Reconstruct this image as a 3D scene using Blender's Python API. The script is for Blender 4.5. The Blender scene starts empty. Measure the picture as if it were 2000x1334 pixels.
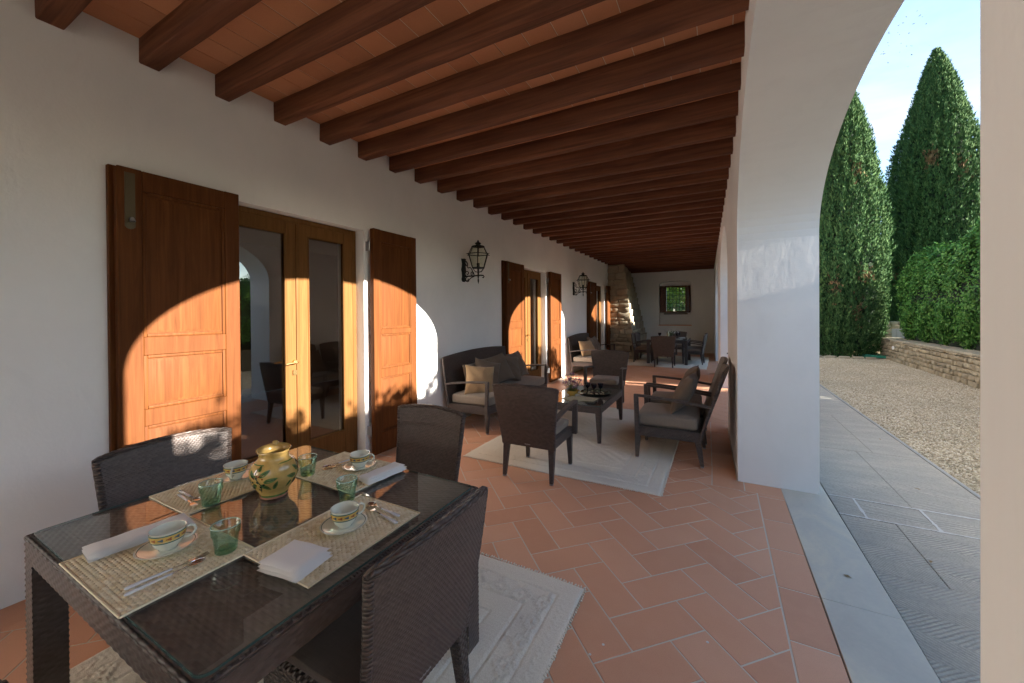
import bpy, bmesh, math, random
import numpy as np
from mathutils import Vector, Matrix
R = math.radians
PI = math.pi
random.seed(7)
rng = np.random.default_rng(7)
scene = bpy.context.scene
C = scene.collection

# ------------------------------------------------------------------ camera
def make_camera():
    yaw, pitch, roll, f, cy, H = 0.4909, -0.0056, -0.0072, 753.3, -48.7, 1.5494
    fw = Vector((-math.sin(yaw) * math.cos(pitch), math.cos(yaw) * math.cos(pitch), math.sin(pitch)))
    r = Vector((math.cos(yaw), math.sin(yaw), 0))
    u = r.cross(fw)
    r2 = r * math.cos(roll) + u * math.sin(roll)
    u2 = -r * math.sin(roll) + u * math.cos(roll)
    cd = bpy.data.cameras.new('camera')
    cam = bpy.data.objects.new('camera', cd)
    C.objects.link(cam)
    m = Matrix((r2, u2, -fw)).transposed().to_4x4()
    m.translation = Vector((0, 0, H))
    cam.matrix_world = m
    cd.sensor_width = 36
    cd.lens = f / 2000 * 36
    cd.shift_y = cy / 2000
    cd.clip_start = 0.02
    cd.clip_end = 3000
    scene.camera = cam
make_camera()
scene.render.resolution_x = 1024
scene.render.resolution_y = 683

# ------------------------------------------------------------------ node helpers
class NT:
    def __init__(s, nt):
        s.nt = nt
    def n(s, t, **kw):
        nd = s.nt.nodes.new(t)
        for k, v in kw.items():
            setattr(nd, k, v)
        return nd
    def l(s, a, b):
        s.nt.links.new(a, b)
    def sock(s, nd, i, v):
        if hasattr(v, 'is_output'):
            s.l(v, nd.inputs[i])
        else:
            nd.inputs[i].default_value = v
    def m(s, op, a, b=0.0, c=0.0):
        nd = s.n('ShaderNodeMath', operation=op)
        s.sock(nd, 0, a); s.sock(nd, 1, b); s.sock(nd, 2, c)
        return nd.outputs[0]
    def mix(s, f, a, b, bt='MIX'):
        nd = s.n('ShaderNodeMix', data_type='RGBA', blend_type=bt)
        s.sock(nd, 0, f)
        s.sock(nd, 6, a if hasattr(a, 'is_output') else (*a, 1))
        s.sock(nd, 7, b if hasattr(b, 'is_output') else (*b, 1))
        return nd.outputs[2]
    def noise(s, vec, scale, detail=3, rough=0.5, dist=0.0):
        nd = s.n('ShaderNodeTexNoise')
        if vec is not None: s.l(vec, nd.inputs['Vector'])
        nd.inputs['Scale'].default_value = scale
        nd.inputs['Detail'].default_value = detail
        nd.inputs['Roughness'].default_value = rough
        nd.inputs['Distortion'].default_value = dist
        return nd.outputs[0]
    def ramp(s, fac, stops):
        nd = s.n('ShaderNodeValToRGB')
        e = nd.color_ramp.elements
        while len(e) < len(stops): e.new(0.5)
        for el, (p, c) in zip(e, stops):
            el.position = p
            el.color = (c, c, c, 1) if isinstance(c, (int, float)) else (*c, 1)
        s.l(fac, nd.inputs[0])
        return nd.outputs[0]
    def mapping(s, vec, scale=(1, 1, 1), loc=(0, 0, 0), rot=(0, 0, 0)):
        nd = s.n('ShaderNodeMapping')
        s.l(vec, nd.inputs[0])
        nd.inputs[1].default_value = loc
        nd.inputs[2].default_value = rot
        nd.inputs[3].default_value = scale
        return nd.outputs[0]
    def bump(s, h, strength=0.3, dist=0.01, normal=None):
        nd = s.n('ShaderNodeBump')
        nd.inputs['Strength'].default_value = strength
        nd.inputs['Distance'].default_value = dist
        s.l(h, nd.inputs['Height'])
        if normal is not None: s.l(normal, nd.inputs['Normal'])
        return nd.outputs[0]

def new_mat(name):
    mt = bpy.data.materials.new(name)
    mt.use_nodes = True
    nt = mt.node_tree
    for nd in list(nt.nodes):
        nt.nodes.remove(nd)
    t = NT(nt)
    out = t.n('ShaderNodeOutputMaterial')
    b = t.n('ShaderNodeBsdfPrincipled')
    t.l(b.outputs[0], out.inputs[0])
    t.out = out
    return mt, t, b

# ------------------------------------------------------------------ world, sun
SUN_EL = math.atan(0.25)
SUN_DIR = Vector((1, -0.009, 0.25)).normalized()      # towards the sun
def make_world():
    w = bpy.data.worlds.new('World')
    scene.world = w
    w.use_nodes = True
    nt = w.node_tree
    for nd in list(nt.nodes): nt.nodes.remove(nd)
    t = NT(nt)
    out = t.n('ShaderNodeOutputWorld')
    bg = t.n('ShaderNodeBackground')
    sky = t.n('ShaderNodeTexSky', sky_type='NISHITA')
    sky.sun_disc = False
    sky.sun_elevation = SUN_EL
    sky.sun_rotation = math.atan2(SUN_DIR.x, SUN_DIR.y)
    sky.air_density = 1.0
    sky.dust_density = 0.3
    sky.ozone_density = 2.4
    tc = t.n('ShaderNodeTexCoord').outputs['Generated']
    mp = t.mapping(tc, scale=(1.0, 1.0, 3.2), loc=(0.35, 0.1, 0.2))
    n1 = t.noise(mp, 2.1, 7, 0.58, 0.35)
    cl = t.ramp(n1, [(0.44, 0.0), (0.66, 1.0)])
    sep = t.n('ShaderNodeSeparateXYZ'); t.l(tc, sep.inputs[0])
    z = t.m('MULTIPLY', t.m('SUBTRACT', 0.62, sep.outputs[2]), 1.6)
    z = t.n('ShaderNodeClamp'); 
    zz = t.m('MULTIPLY', t.m('SUBTRACT', 0.75, sep.outputs[2]), 1.5)
    t.l(zz, z.inputs[0])
    fac = t.m('MULTIPLY', t.m('MULTIPLY', cl, z.outputs[0]), 0.8)
    fac = t.m('ADD', fac, 0.12)
    col = t.mix(fac, sky.outputs[0], (2.1, 2.15, 2.25))
    t.l(col, bg.inputs[0])
    bg.inputs[1].default_value = 0.05
    t.l(bg.outputs[0], out.inputs[0])
make_world()
sl = bpy.data.lights.new('sun', 'SUN')
sl.energy = 2.65
sl.angle = R(0.5)
sl.color = (1.0, 0.92, 0.82)
so = bpy.data.objects.new('sun', sl)
C.objects.link(so)
so.rotation_euler = SUN_DIR.to_track_quat('Z', 'Y').to_euler()
scene.view_settings.view_transform = 'Standard'
scene.view_settings.look = 'None'
scene.view_settings.exposure = 3.62
scene.view_settings.gamma = 1
scene.render.engine = 'CYCLES'
scene.cycles.max_bounces = 8
scene.cycles.diffuse_bounces = 5
scene.cycles.transparent_max_bounces = 12
scene.cycles.sample_clamp_indirect = 6

# ------------------------------------------------------------------ mesh builder
def weave(u, v, pu, pv):
    a = u / pu; b = v / pv
    return np.abs(np.sin(PI * b)) ** .6 * (.35 + .65 * (.5 + .5 * np.cos(PI * a + PI * np.floor(b))))

class G:
    def __init__(s):
        s.v = []; s.f = []; s.uv = {}; s.mi = []
        s.cur = 0
    def add(s, vs, fs, uvs=None):
        o = len(s.v)
        s.v += [tuple(p) for p in vs]
        for i, f in enumerate(fs):
            if uvs is not None: s.uv[len(s.f)] = uvs[i]
            s.f.append(tuple(k + o for k in f)); s.mi.append(s.cur)
        return s
    def hexa(s, p):       # p: 4 bottom (ccw from above), 4 top
        return s.add(p, [(3, 2, 1, 0), (4, 5, 6, 7), (0, 1, 5, 4), (1, 2, 6, 5), (2, 3, 7, 6), (3, 0, 4, 7)])
    def box(s, x0, x1, y0, y1, z0, z1):
        return s.hexa([(x0, y0, z0), (x1, y0, z0), (x1, y1, z0), (x0, y1, z0), (x0, y0, z1), (x1, y0, z1), (x1, y1, z1), (x0, y1, z1)])
    def leg(s, x0, y0, w0, d0, z0, x1, y1, w1, d1, z1):
        q = []
        for (x, y, w, d, z) in ((x0, y0, w0, d0, z0), (x1, y1, w1, d1, z1)):
            q += [(x - w / 2, y - d / 2, z), (x + w / 2, y - d / 2, z), (x + w / 2, y + d / 2, z), (x - w / 2, y + d / 2, z)]
        return s.hexa(q)
    def prism(s, poly, z0, z1):
        n = len(poly)
        vs = [(x, y, z0) for x, y in poly] + [(x, y, z1) for x, y in poly]
        fs = [tuple(range(n - 1, -1, -1)), tuple(range(n, 2 * n))] + [(i, (i + 1) % n, n + (i + 1) % n, n + i) for i in range(n)]
        return s.add(vs, fs)
    def tube(s, path, r, n=8, cap=True):
        P = [Vector(p) for p in path]; m = len(P)
        rr = r if hasattr(r, '__len__') else [r] * m
        T = []
        for i in range(m):
            T.append((P[min(i + 1, m - 1)] - P[max(i - 1, 0)]).normalized())
        up = Vector((0, 0, 1)) if abs(T[0].z) < .9 else Vector((1, 0, 0))
        vs = []
        for i in range(m):
            a = T[i].cross(up)
            if a.length < 1e-4: a = T[i].orthogonal()
            a.normalize(); b = T[i].cross(a).normalized(); up = -b if (-b).dot(up) > 0 else b
            for k in range(n):
                t = 2 * PI * k / n
                vs.append(P[i] + a * math.cos(t) * rr[i] + b * math.sin(t) * rr[i])
        fs = [(i * n + k, i * n + (k + 1) % n, (i + 1) * n + (k + 1) % n, (i + 1) * n + k) for i in range(m - 1) for k in range(n)]
        if cap: fs += [tuple(range(n - 1, -1, -1)), tuple((m - 1) * n + k for k in range(n))]
        return s.add(vs, fs)
    def sweep(s, path, w, h, side=(1, 0, 0)):      # rectangular section; w along side, h across
        P = [Vector(p) for p in path]; m = len(P); sd = Vector(side)
        ww = w if hasattr(w, '__len__') else [w] * m
        hh = h if hasattr(h, '__len__') else [h] * m
        vs = []
        for i in range(m):
            t0 = (P[i] - P[max(i - 1, 0)]); t1 = (P[min(i + 1, m - 1)] - P[i])
            T = (t0.normalized() + t1.normalized()).normalized() if 0 < i < m - 1 else (t1 if i == 0 else t0).normalized()
            nn = T.cross(sd).normalized()
            k = 1.0
            if 0 < i < m - 1:
                k = 1 / max(.5, math.sqrt((1 + t0.normalized().dot(t1.normalized())) / 2))
            for a, b in ((-1, -1), (1, -1), (1, 1), (-1, 1)):
                vs.append(P[i] + sd * (a * ww[i] / 2) + nn * (b * hh[i] / 2 * k))
        fs = [(i * 4 + k, i * 4 + (k + 1) % 4, (i + 1) * 4 + (k + 1) % 4, (i + 1) * 4 + k) for i in range(m - 1) for k in range(4)]
        fs += [(3, 2, 1, 0), tuple((m - 1) * 4 + k for k in range(4))]
        return s.add(vs, fs)
    def lathe(s, prof, n=32, c=(0, 0, 0), cap=False):
        vs = []
        for r, z in prof:
            for k in range(n):
                t = 2 * PI * k / n
                vs.append((c[0] + r * math.cos(t), c[1] + r * math.sin(t), c[2] + z))
        m = len(prof)
        fs = [(i * n + k, i * n + (k + 1) % n, (i + 1) * n + (k + 1) % n, (i + 1) * n + k) for i in range(m - 1) for k in range(n)]
        if cap: fs += [tuple(range(n - 1, -1, -1)), tuple((m - 1) * n + k for k in range(n))]
        return s.add(vs, fs)
    def grid(s, P, uv=None, closed=False):          # P: array (m,n,3)
        m, n = P.shape[:2]
        fs = []; uvs = [] if uv is not None else None
        for i in range(m - 1):
            for j in range(n - 1 + (1 if closed else 0)):
                q = ((i, j), (i + 1, j), (i + 1, (j + 1) % n), (i, (j + 1) % n))
                fs.append(tuple(a * n + b for a, b in q))
                if uv is not None: uvs.append([tuple(uv[a, b]) for a, b in q])
        return s.add(P.reshape(-1, 3).tolist(), fs, uvs)
    def xf(s, M, start=0):
        s.v = s.v[:start] + [tuple(M @ Vector(p)) for p in s.v[start:]]
        return s

def finish_mesh(me, uvd=None, sharp=35):
    me.shade_smooth()
    if sharp: me.set_sharp_from_angle(angle=R(sharp))
    nl = len(me.loops)
    uvl = me.uv_layers.new(name='UVMap')
    co = np.empty(len(me.vertices) * 3); me.vertices.foreach_get('co', co); co = co.reshape(-1, 3)
    li = np.empty(nl, dtype=np.int64); me.loops.foreach_get('vertex_index', li)
    pn = np.empty(len(me.polygons) * 3); me.polygons.foreach_get('normal', pn); pn = pn.reshape(-1, 3)
    lt = np.empty(len(me.polygons), dtype=np.int64); me.polygons.foreach_get('loop_total', lt)
    pidx = np.repeat(np.arange(len(me.polygons)), lt)
    ax = np.argmax(np.abs(pn), axis=1)[pidx]
    L = co[li]
    U = np.where(ax == 0, L[:, 1], L[:, 0]); V = np.where(ax == 2, L[:, 1], L[:, 2])
    uv = np.stack([U, V], 1)
    if uvd:
        ls = np.concatenate([[0], np.cumsum(lt)[:-1]])
        for fi, q in uvd.items():
            for k, c in enumerate(q): uv[ls[fi] + k] = c
    uvl.data.foreach_set('uv', uv.astype(np.float32).ravel())

def link(name, me, parent=None, kind=None):
    o = bpy.data.objects.new(name, me); C.objects.link(o)
    if parent is not None: o.parent = parent
    if kind: o['kind'] = kind
    return o

def mesh_of(g, mats, bevel=0, seg=1, sharp=35, name='m'):
    me = bpy.data.meshes.new(name)
    me.from_pydata(g.v, [], g.f)
    if not isinstance(mats, (list, tuple)): mats = [mats]
    for m in mats: me.materials.append(m)
    if len(mats) > 1: me.polygons.foreach_set('material_index', g.mi)
    uvd = g.uv
    if bevel:
        bm = bmesh.new(); bm.from_mesh(me)
        bmesh.ops.recalc_face_normals(bm, faces=bm.faces)
        es = [e for e in bm.edges if len(e.link_faces) == 2 and e.calc_face_angle(0) > R(30)]
        bmesh.ops.bevel(bm, geom=es, offset=bevel, segments=seg, profile=0.5, affect='EDGES', clamp_overlap=True)
        bm.to_mesh(me); bm.free(); uvd = None
    me.update()
    finish_mesh(me, uvd, sharp)
    return me

def obj(name, g, mats, parent=None, bevel=0, seg=1, sharp=35, kind=None, loc=None, rz=None, label=None):
    o = link(name, mesh_of(g, mats, bevel, seg, sharp, name), parent, kind)
    if loc is not None: o.location = loc
    if rz is not None: o.rotation_euler = (0, 0, rz)
    if label: o['label'] = label
    return o

def fast_mesh(name, V, F, mats, mi=None, smooth=False):
    me = bpy.data.meshes.new(name)
    V = np.asarray(V, dtype=np.float32); F = np.asarray(F, dtype=np.int32)
    k = F.shape[1]
    me.vertices.add(len(V)); me.vertices.foreach_set('co', V.ravel())
    me.loops.add(F.size); me.loops.foreach_set('vertex_index', F.ravel())
    me.polygons.add(len(F))
    me.polygons.foreach_set('loop_start', np.arange(0, F.size, k, dtype=np.int32))
    for m in (mats if isinstance(mats, (list, tuple)) else [mats]): me.materials.append(m)
    if mi is not None: me.polygons.foreach_set('material_index', mi)
    me.update(calc_edges=True)
    me.polygons.foreach_set('use_smooth', np.full(len(F), smooth))
    return me

def tag(o, label, cat, group=None):
    o['label'] = label; o['category'] = cat
    if group: o['group'] = group
    return o
def thing(name, label, cat, loc=(0, 0, 0), rz=0, group=None):
    o = bpy.data.objects.new(name, None); C.objects.link(o)
    o.empty_display_size = .1
    o.location = loc; o.rotation_euler = (0, 0, rz)
    return tag(o, label, cat, group)
KIDS = {}
def dup(root, loc, rz, label, group=None, parent=None, top=True):
    r = root.copy(); C.objects.link(r)
    if top:
        r.location = loc; r.rotation_euler = (0, 0, rz); r['label'] = label
        if group: r['group'] = group
    else: r.parent = parent
    for ch in [c for c in root.children]:
        dup(ch, None, None, None, None, r, False)
    return r

# ------------------------------------------------------------------ materials
def m_plaster(name, col=(0.83, 0.825, 0.81), bs=0.12, fine=60):
    mt, t, b = new_mat(name)
    g = t.n('ShaderNodeNewGeometry').outputs['Position']
    n1 = t.noise(g, 1.3, 4, .55); n2 = t.noise(g, fine, 3, .6); n3 = t.noise(t.mapping(g, (1, 1, .6)), 7, 4, .6, .6)
    c = t.mix(t.ramp(n1, [(.35, 0), (.7, 1)]), col, tuple(x * .93 for x in col))
    c = t.mix(t.m('MULTIPLY', t.ramp(n3, [(.52, 0), (.75, 1)]), .25), c, tuple(x * .86 for x in col))
    t.l(c, b.inputs['Base Color']); b.inputs['Roughness'].default_value = .8
    b.inputs['Specular IOR Level'].default_value = .25
    h = t.m('ADD', t.m('MULTIPLY', n2, .25), n3)
    t.l(t.bump(h, bs, .02), b.inputs['Normal'])
    return mt
def m_wood(name, base, dark, rough=.4, grain=38, axis=2, bs=.15, island=False, spec=.5):
    mt, t, b = new_mat(name)
    tc = t.n('ShaderNodeTexCoord').outputs['Object']
    sc = [grain, grain, grain]; sc[axis] = grain * .045
    oi = t.n('ShaderNodeObjectInfo').outputs['Random']
    off = t.n('ShaderNodeCombineXYZ'); t.l(t.m('MULTIPLY', oi, 37.0), off.inputs[0]); t.l(t.m('MULTIPLY', oi, 11.0), off.inputs[1])
    va = t.n('ShaderNodeVectorMath', operation='ADD'); t.l(tc, va.inputs[0]); t.l(off.outputs[0], va.inputs[1])
    mp = t.mapping(va.outputs[0], sc)
    n1 = t.noise(mp, 1.0, 5, .62, .8)
    sc2 = [5, 5, 5]; sc2[axis] = .7
    n2 = t.noise(t.mapping(va.outputs[0], sc2), 1.0, 3, .5, 1.2)
    c = t.mix(t.ramp(n1, [(.3, 0), (.72, 1)]), dark, base)
    c = t.mix(t.m('MULTIPLY', t.ramp(n2, [(.35, 1), (.65, 0)]), .45), c, dark)
    c = t.mix(t.m('MULTIPLY', oi, .3), c, tuple(x * .8 for x in dark))
    t.l(c, b.inputs['Base Color'])
    b.inputs['Roughness'].default_value = rough
    b.inputs['Specular IOR Level'].default_value = spec
    t.l(t.ramp(n1, [(.2, rough + .12), (.8, rough - .05)]), b.inputs['Roughness'])
    t.l(t.bump(n1, bs, .004), b.inputs['Normal'])
    return mt
def m_simple(name, col, rough=.5, metal=0, spec=.5, bump=0, bscale=200, var=0.0, vscale=6, coat=0):
    mt, t, b = new_mat(name)
    b.inputs['Roughness'].default_value = rough; b.inputs['Metallic'].default_value = metal
    b.inputs['Specular IOR Level'].default_value = spec
    b.inputs['Coat Weight'].default_value = coat
    tc = t.n('ShaderNodeTexCoord').outputs['Object']
    if var:
        n = t.noise(tc, vscale, 4, .6)
        t.l(t.mix(t.ramp(n, [(.3, 0), (.7, 1)]), tuple(x * (1 - var) for x in col), tuple(min(1, x * (1 + var)) for x in col)), b.inputs['Base Color'])
    else: b.inputs['Base Color'].default_value = (*col, 1)
    if bump: t.l(t.bump(t.noise(tc, bscale, 2), bump, .003), b.inputs['Normal'])
    return mt
def m_rattan(name, weave_bump=True, pu=.008, pv=.0095, col=(.100, .078, .068)):
    mt, t, b = new_mat(name)
    uv = t.n('ShaderNodeUVMap').outputs[0]
    sp = t.n('ShaderNodeSeparateXYZ'); t.l(uv, sp.inputs[0])
    a = t.m('DIVIDE', sp.outputs[0], pu); bb = t.m('DIVIDE', sp.outputs[1], pv)
    fl = t.m('FLOOR', bb); fa = t.m('FLOOR', t.m('MULTIPLY', t.m('ADD', a, fl), .5))
    s1 = t.m('POWER', t.m('ABSOLUTE', t.m('SINE', t.m('MULTIPLY', bb, PI))), .6)
    c1 = t.m('COSINE', t.m('MULTIPLY', t.m('ADD', a, fl), PI))
    h = t.m('MULTIPLY', s1, t.m('ADD', t.m('MULTIPLY', c1, .325), .675))
    cx = t.n('ShaderNodeCombineXYZ'); t.l(fl, cx.inputs[0]); t.l(fa, cx.inputs[1])
    wn = t.n('ShaderNodeTexWhiteNoise'); wn.noise_dimensions = '2D'; t.l(cx.outputs[0], wn.inputs['Vector'])
    c = t.mix(wn.outputs[0], tuple(x * .82 for x in col), tuple(x * 1.2 for x in col))
    tc = t.n('ShaderNodeTexCoord').outputs['Object']
    c = t.mix(t.m('MULTIPLY', t.ramp(t.noise(tc, 5, 2), [(.4, 0), (.7, 1)]), .25), c, (col[0] * 1.1, col[1] * .85, col[2] * .8))
    t.l(c, b.inputs['Base Color'])
    b.inputs['Roughness'].default_value = .38
    b.inputs['Specular IOR Level'].default_value = .38
    if weave_bump: t.l(t.bump(h, 1.0, .012), b.inputs['Normal'])
    return mt
def m_fabric(name, col, pitch=.004, var=.12):
    mt, t, b = new_mat(name)
    uv = t.n('ShaderNodeUVMap').outputs[0]
    sx = t.noise(t.mapping(uv, (260, 9, 1)), 1, 2); sy = t.noise(t.mapping(uv, (12, 300, 1)), 1, 2)
    f = t.m('MULTIPLY', t.m('ADD', sx, sy), .5)
    tc = t.n('ShaderNodeTexCoord').outputs['Object']
    c = t.mix(t.ramp(f, [(.35, 0), (.65, 1)]), tuple(x * (1 - var) for x in col), tuple(x * (1 + var) for x in col))
    c = t.mix(t.m('MULTIPLY', t.ramp(t.noise(tc, 6, 3), [(.4, 0), (.7, 1)]), .3), c, tuple(x * .8 for x in col))
    t.l(c, b.inputs['Base Color']); b.inputs['Roughness'].default_value = .9
    b.inputs['Specular IOR Level'].default_value = .15
    b.inputs['Sheen Weight'].default_value = .15
    t.l(t.bump(t.m('ADD', f, t.m('MULTIPLY', t.noise(tc, 14, 3), 1.6)), .25, .006), b.inputs['Normal'])
    return mt
def m_terracotta(name, island=False, base=(.70, .36, .215), dark=(.66, .325, .19), light=(.73, .405, .255), rough=.55):
    mt, t, b = new_mat(name)
    rnd = t.n('ShaderNodeNewGeometry').outputs['Random Per Island'] if island else t.n('ShaderNodeObjectInfo').outputs['Random']
    pos = t.n('ShaderNodeNewGeometry').outputs['Position']
    n1 = t.noise(pos, 2.2, 4, .6); n2 = t.noise(pos, 240, 2, .7); n3 = t.noise(pos, 9, 4, .6, .5)
    c = t.ramp(rnd, [(0, tuple(x * .94 for x in dark)), (.3, base), (.7, base), (1, light)])
    c = t.mix(t.m('MULTIPLY', t.ramp(n1, [(.35, 0), (.65, 1)]), .4), c, dark)
    c = t.mix(t.m('MULTIPLY', t.ramp(n3, [(.45, 0), (.7, 1)]), .3), c, light)
    c = t.mix(t.m('MULTIPLY', t.ramp(n2, [(.3, 1), (.5, 0)]), .22), c, tuple(x * .55 for x in dark))
    t.l(c, b.inputs['Base Color'])
    t.l(t.ramp(n3, [(.3, rough - .08), (.7, rough + .1)]), b.inputs['Roughness'])
    b.inputs['Specular IOR Level'].default_value = .42
    t.l(t.bump(t.m('ADD', t.m('MULTIPLY', n2, .35), n3), .1, .004), b.inputs['Normal'])
    return mt
def m_stone(name, a, c2, scale=5, bs=.5, rough=.85, rnd=.5):
    mt, t, b = new_mat(name)
    pos = t.n('ShaderNodeNewGeometry').outputs['Position']
    oi = t.n('ShaderNodeObjectInfo').outputs['Random']
    n1 = t.noise(pos, scale, 5, .65, .4); n2 = t.noise(pos, scale * 9, 4, .7)
    c = t.mix(t.ramp(n1, [(.35, 0), (.68, 1)]), a, c2)
    c = t.mix(t.m('MULTIPLY', oi, rnd), c, tuple(x * .62 for x in a))
    c = t.mix(t.m('MULTIPLY', t.ramp(n2, [(.35, 1), (.6, 0)]), .35), c, tuple(x * .6 for x in a))
    t.l(c, b.inputs['Base Color']); b.inputs['Roughness'].default_value = rough
    t.l(t.bump(t.m('ADD', n1, t.m('MULTIPLY', n2, .5)), bs, .02), b.inputs['Normal'])
    return mt
def m_leaf(name, cols, rough=.5, trans=.0):
    mt, t, b = new_mat(name)
    rnd = t.n('ShaderNodeNewGeometry').outputs['Random Per Island']
    pos = t.n('ShaderNodeNewGeometry').outputs['Position']
    n = t.noise(pos, 1.6, 3, .6)
    v = t.m('ADD', t.m('MULTIPLY', rnd, .6), t.m('MULTIPLY', n, .4))
    st = [(i / (len(cols) - 1) * .7 + .12, c) for i, c in enumerate(cols)]
    t.l(t.ramp(v, st), b.inputs['Base Color'])
    b.inputs['Roughness'].default_value = rough
    b.inputs['Specular IOR Level'].default_value = .12
    return mt

M = {}
M['plaster'] = m_plaster('white_plaster')
M['plaster_out'] = m_plaster('arcade_plaster', bs=.10, fine=35)
M['door_wood'] = m_wood('honey_door_wood', (.185, .088, .026), (.115, .050, .014), .6, spec=.12)
M['shutter_wood'] = m_wood('varnished_shutter_wood', (.160, .056, .014), (.078, .024, .006), .6, spec=.12)
M['beam_wood'] = m_wood('dark_beam_wood', (.25, .095, .045), (.075, .026, .014), .68, grain=22, axis=0, bs=.45, spec=.18)
M['terra'] = m_terracotta('terracotta_tile')
M['terra_i'] = m_terracotta('terracotta_tile_far', True)
M['ceil'] = m_terracotta('ceiling_tile', False, (.54, .24, .12), (.45, .19, .095), (.58, .27, .145), .8)
M['ceil_i'] = m_terracotta('ceiling_tile_far', True, (.54, .24, .12), (.45, .19, .095), (.58, .27, .145), .8)
M['grout'] = m_simple('grout', (.66, .58, .46), .9, bump=.3, bscale=300)
M['rattan'] = m_rattan('woven_rattan', True, .0125, .014)
M['rattan_geo'] = m_rattan('rattan_strand', False)
M['rattan_geo2'] = m_rattan('rattan_strand_wide', False, .0125, .014)
M['rattan_wide'] = m_rattan('rattan_wide', True, .026, .013)
M['rattan_top'] = m_rattan('rattan_top', False, .021, .0125, (.17, .14, .125))
M['cushion'] = m_fabric('taupe_cushion', (.25, .20, .155))
M['pillow'] = m_fabric('brown_pillow', (.155, .112, .080))
M['pillow_tan'] = m_fabric('tan_pillow', (.40, .26, .14))
M['seatcloth'] = m_fabric('seat_cloth', (.085, .066, .056))
def m_wool():
    mt, t, b = new_mat('cream_wool')
    g = t.n('ShaderNodeNewGeometry').outputs['Position']
    c = t.mix(t.ramp(t.noise(g, 160, 2), [(.3, 0), (.7, 1)]), (.70, .63, .51), (.86, .80, .68))
    c = t.mix(t.m('MULTIPLY', t.ramp(t.noise(g, 3, 3), [(.4, 0), (.7, 1)]), .25), c, (.68, .60, .48))
    t.l(c, b.inputs['Base Color']); b.inputs['Roughness'].default_value = 1
    b.inputs['Specular IOR Level'].default_value = .05
    t.l(t.bump(t.noise(g, 260, 2), .35, .004), b.inputs['Normal'])
    return mt
M['rug'] = m_wool()
M['mat'] = m_leaf('palm_mat', [(.66, .53, .33), (.76, .65, .43), (.84, .75, .56)], .6)
M['napkin'] = m_simple('napkin_cloth', (.84, .825, .80), .9, bump=.15, bscale=700, spec=.1)
M['iron'] = m_simple('black_iron', (.02, .022, .02), .55, .6, bump=.3, bscale=90)
M['brass'] = m_simple('brass', (.70, .50, .22), .28, 1)
M['steel'] = m_simple('steel', (.62, .61, .60), .15, 1)
M['galv'] = m_simple('grey_metal', (.40, .41, .42), .5, .8)
M['pearl'] = m_simple('pearl_handle', (.74, .76, .80), .18, 0, coat=.5)
M['ceramic'] = m_simple('cream_ceramic', (.76, .77, .66), .12, 0, coat=.6)
M['cer_green'] = m_simple('ceramic_green', (.10, .20, .17), .15, coat=.5)
M['cer_yellow'] = m_simple('ceramic_yellow', (.68, .45, .12), .15, coat=.5)
M['cer_blue'] = m_simple('ceramic_blue', (.09, .14, .19), .15, coat=.5)
M['cer_red'] = m_simple('ceramic_red', (.36, .13, .06), .15, coat=.5)
M['jug'] = m_simple('jug_glaze', (.56, .36, .11), .22, var=.25, vscale=18, coat=.35)
M['jug_green'] = m_simple('jug_leaf', (.10, .17, .045), .08, var=.5, vscale=60, coat=.8)
M['jug_dark'] = m_simple('jug_dark', (.025, .055, .02), .08, coat=.8)
M['jug_red'] = m_simple('jug_red', (.22, .035, .012), .08, coat=.8)
M['grey_sill'] = m_stone('sandstone', (.32, .32, .30), (.40, .395, .37), 4, .12, .7, .2)
M['rubble'] = m_stone('rubble_stone', (.40, .34, .235), (.52, .46, .33), 6, .8, .9, .6)
M['mortar'] = m_stone('mortar', (.36, .31, .23), (.44, .39, .29), 12, .5, .95, 0)
M['drywall'] = m_stone('wall_stone', (.34, .27, .165), (.46, .385, .255), 7, .8, .9, .6)
M['cypress'] = m_leaf('cypress_foliage', [(.018, .050, .018), (.034, .085, .028), (.058, .120, .038), (.10, .165, .055)], .8)
M['dry_spray'] = m_leaf('dry_cypress_spray', [(.09, .055, .03), (.15, .10, .05), (.22, .16, .08)], .9)
M['hedge'] = m_leaf('hedge_leaf', [(.020, .070, .012), (.036, .115, .020), (.062, .16, .030), (.12, .23, .05)], .5)
M['vine'] = m_leaf('vine_leaf', [(.05, .12, .02), (.14, .24, .03), (.32, .38, .05)], .5)
M['bark'] = m_simple('bark', (.10, .07, .05), .9, bump=.6, bscale=20, var=.3)
M['hose'] = m_simple('green_hose', (.02, .22, .13), .4)
M['dark_glass'] = m_simple('wine_glass', (.012, .004, .010), .06, 0, .6)
M['tray'] = m_simple('green_tray', (.006, .06, .045), .1, coat=.5)
M['paper'] = m_simple('paper', (.42, .40, .28), .5, var=.3, vscale=30)
M['petal_p'] = m_simple('purple_petal', (.30, .11, .24), .7, var=.4, vscale=60)
M['petal_w'] = m_simple('white_petal', (.75, .72, .68), .7)
M['stemgreen'] = m_simple('flower_leaf', (.09, .17, .05), .6, var=.4, vscale=50)
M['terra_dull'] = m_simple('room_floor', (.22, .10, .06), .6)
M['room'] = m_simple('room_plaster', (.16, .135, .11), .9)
M['earth'] = m_simple('garden_earth', (.10, .085, .05), .95, var=.4, vscale=.3)
M['hill'] = m_simple('wooded_hill', (.035, .06, .035), 1, var=.35, vscale=.05)
M['bulb'] = m_simple('bulb_white', (.75, .66, .55), .4)

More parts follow.
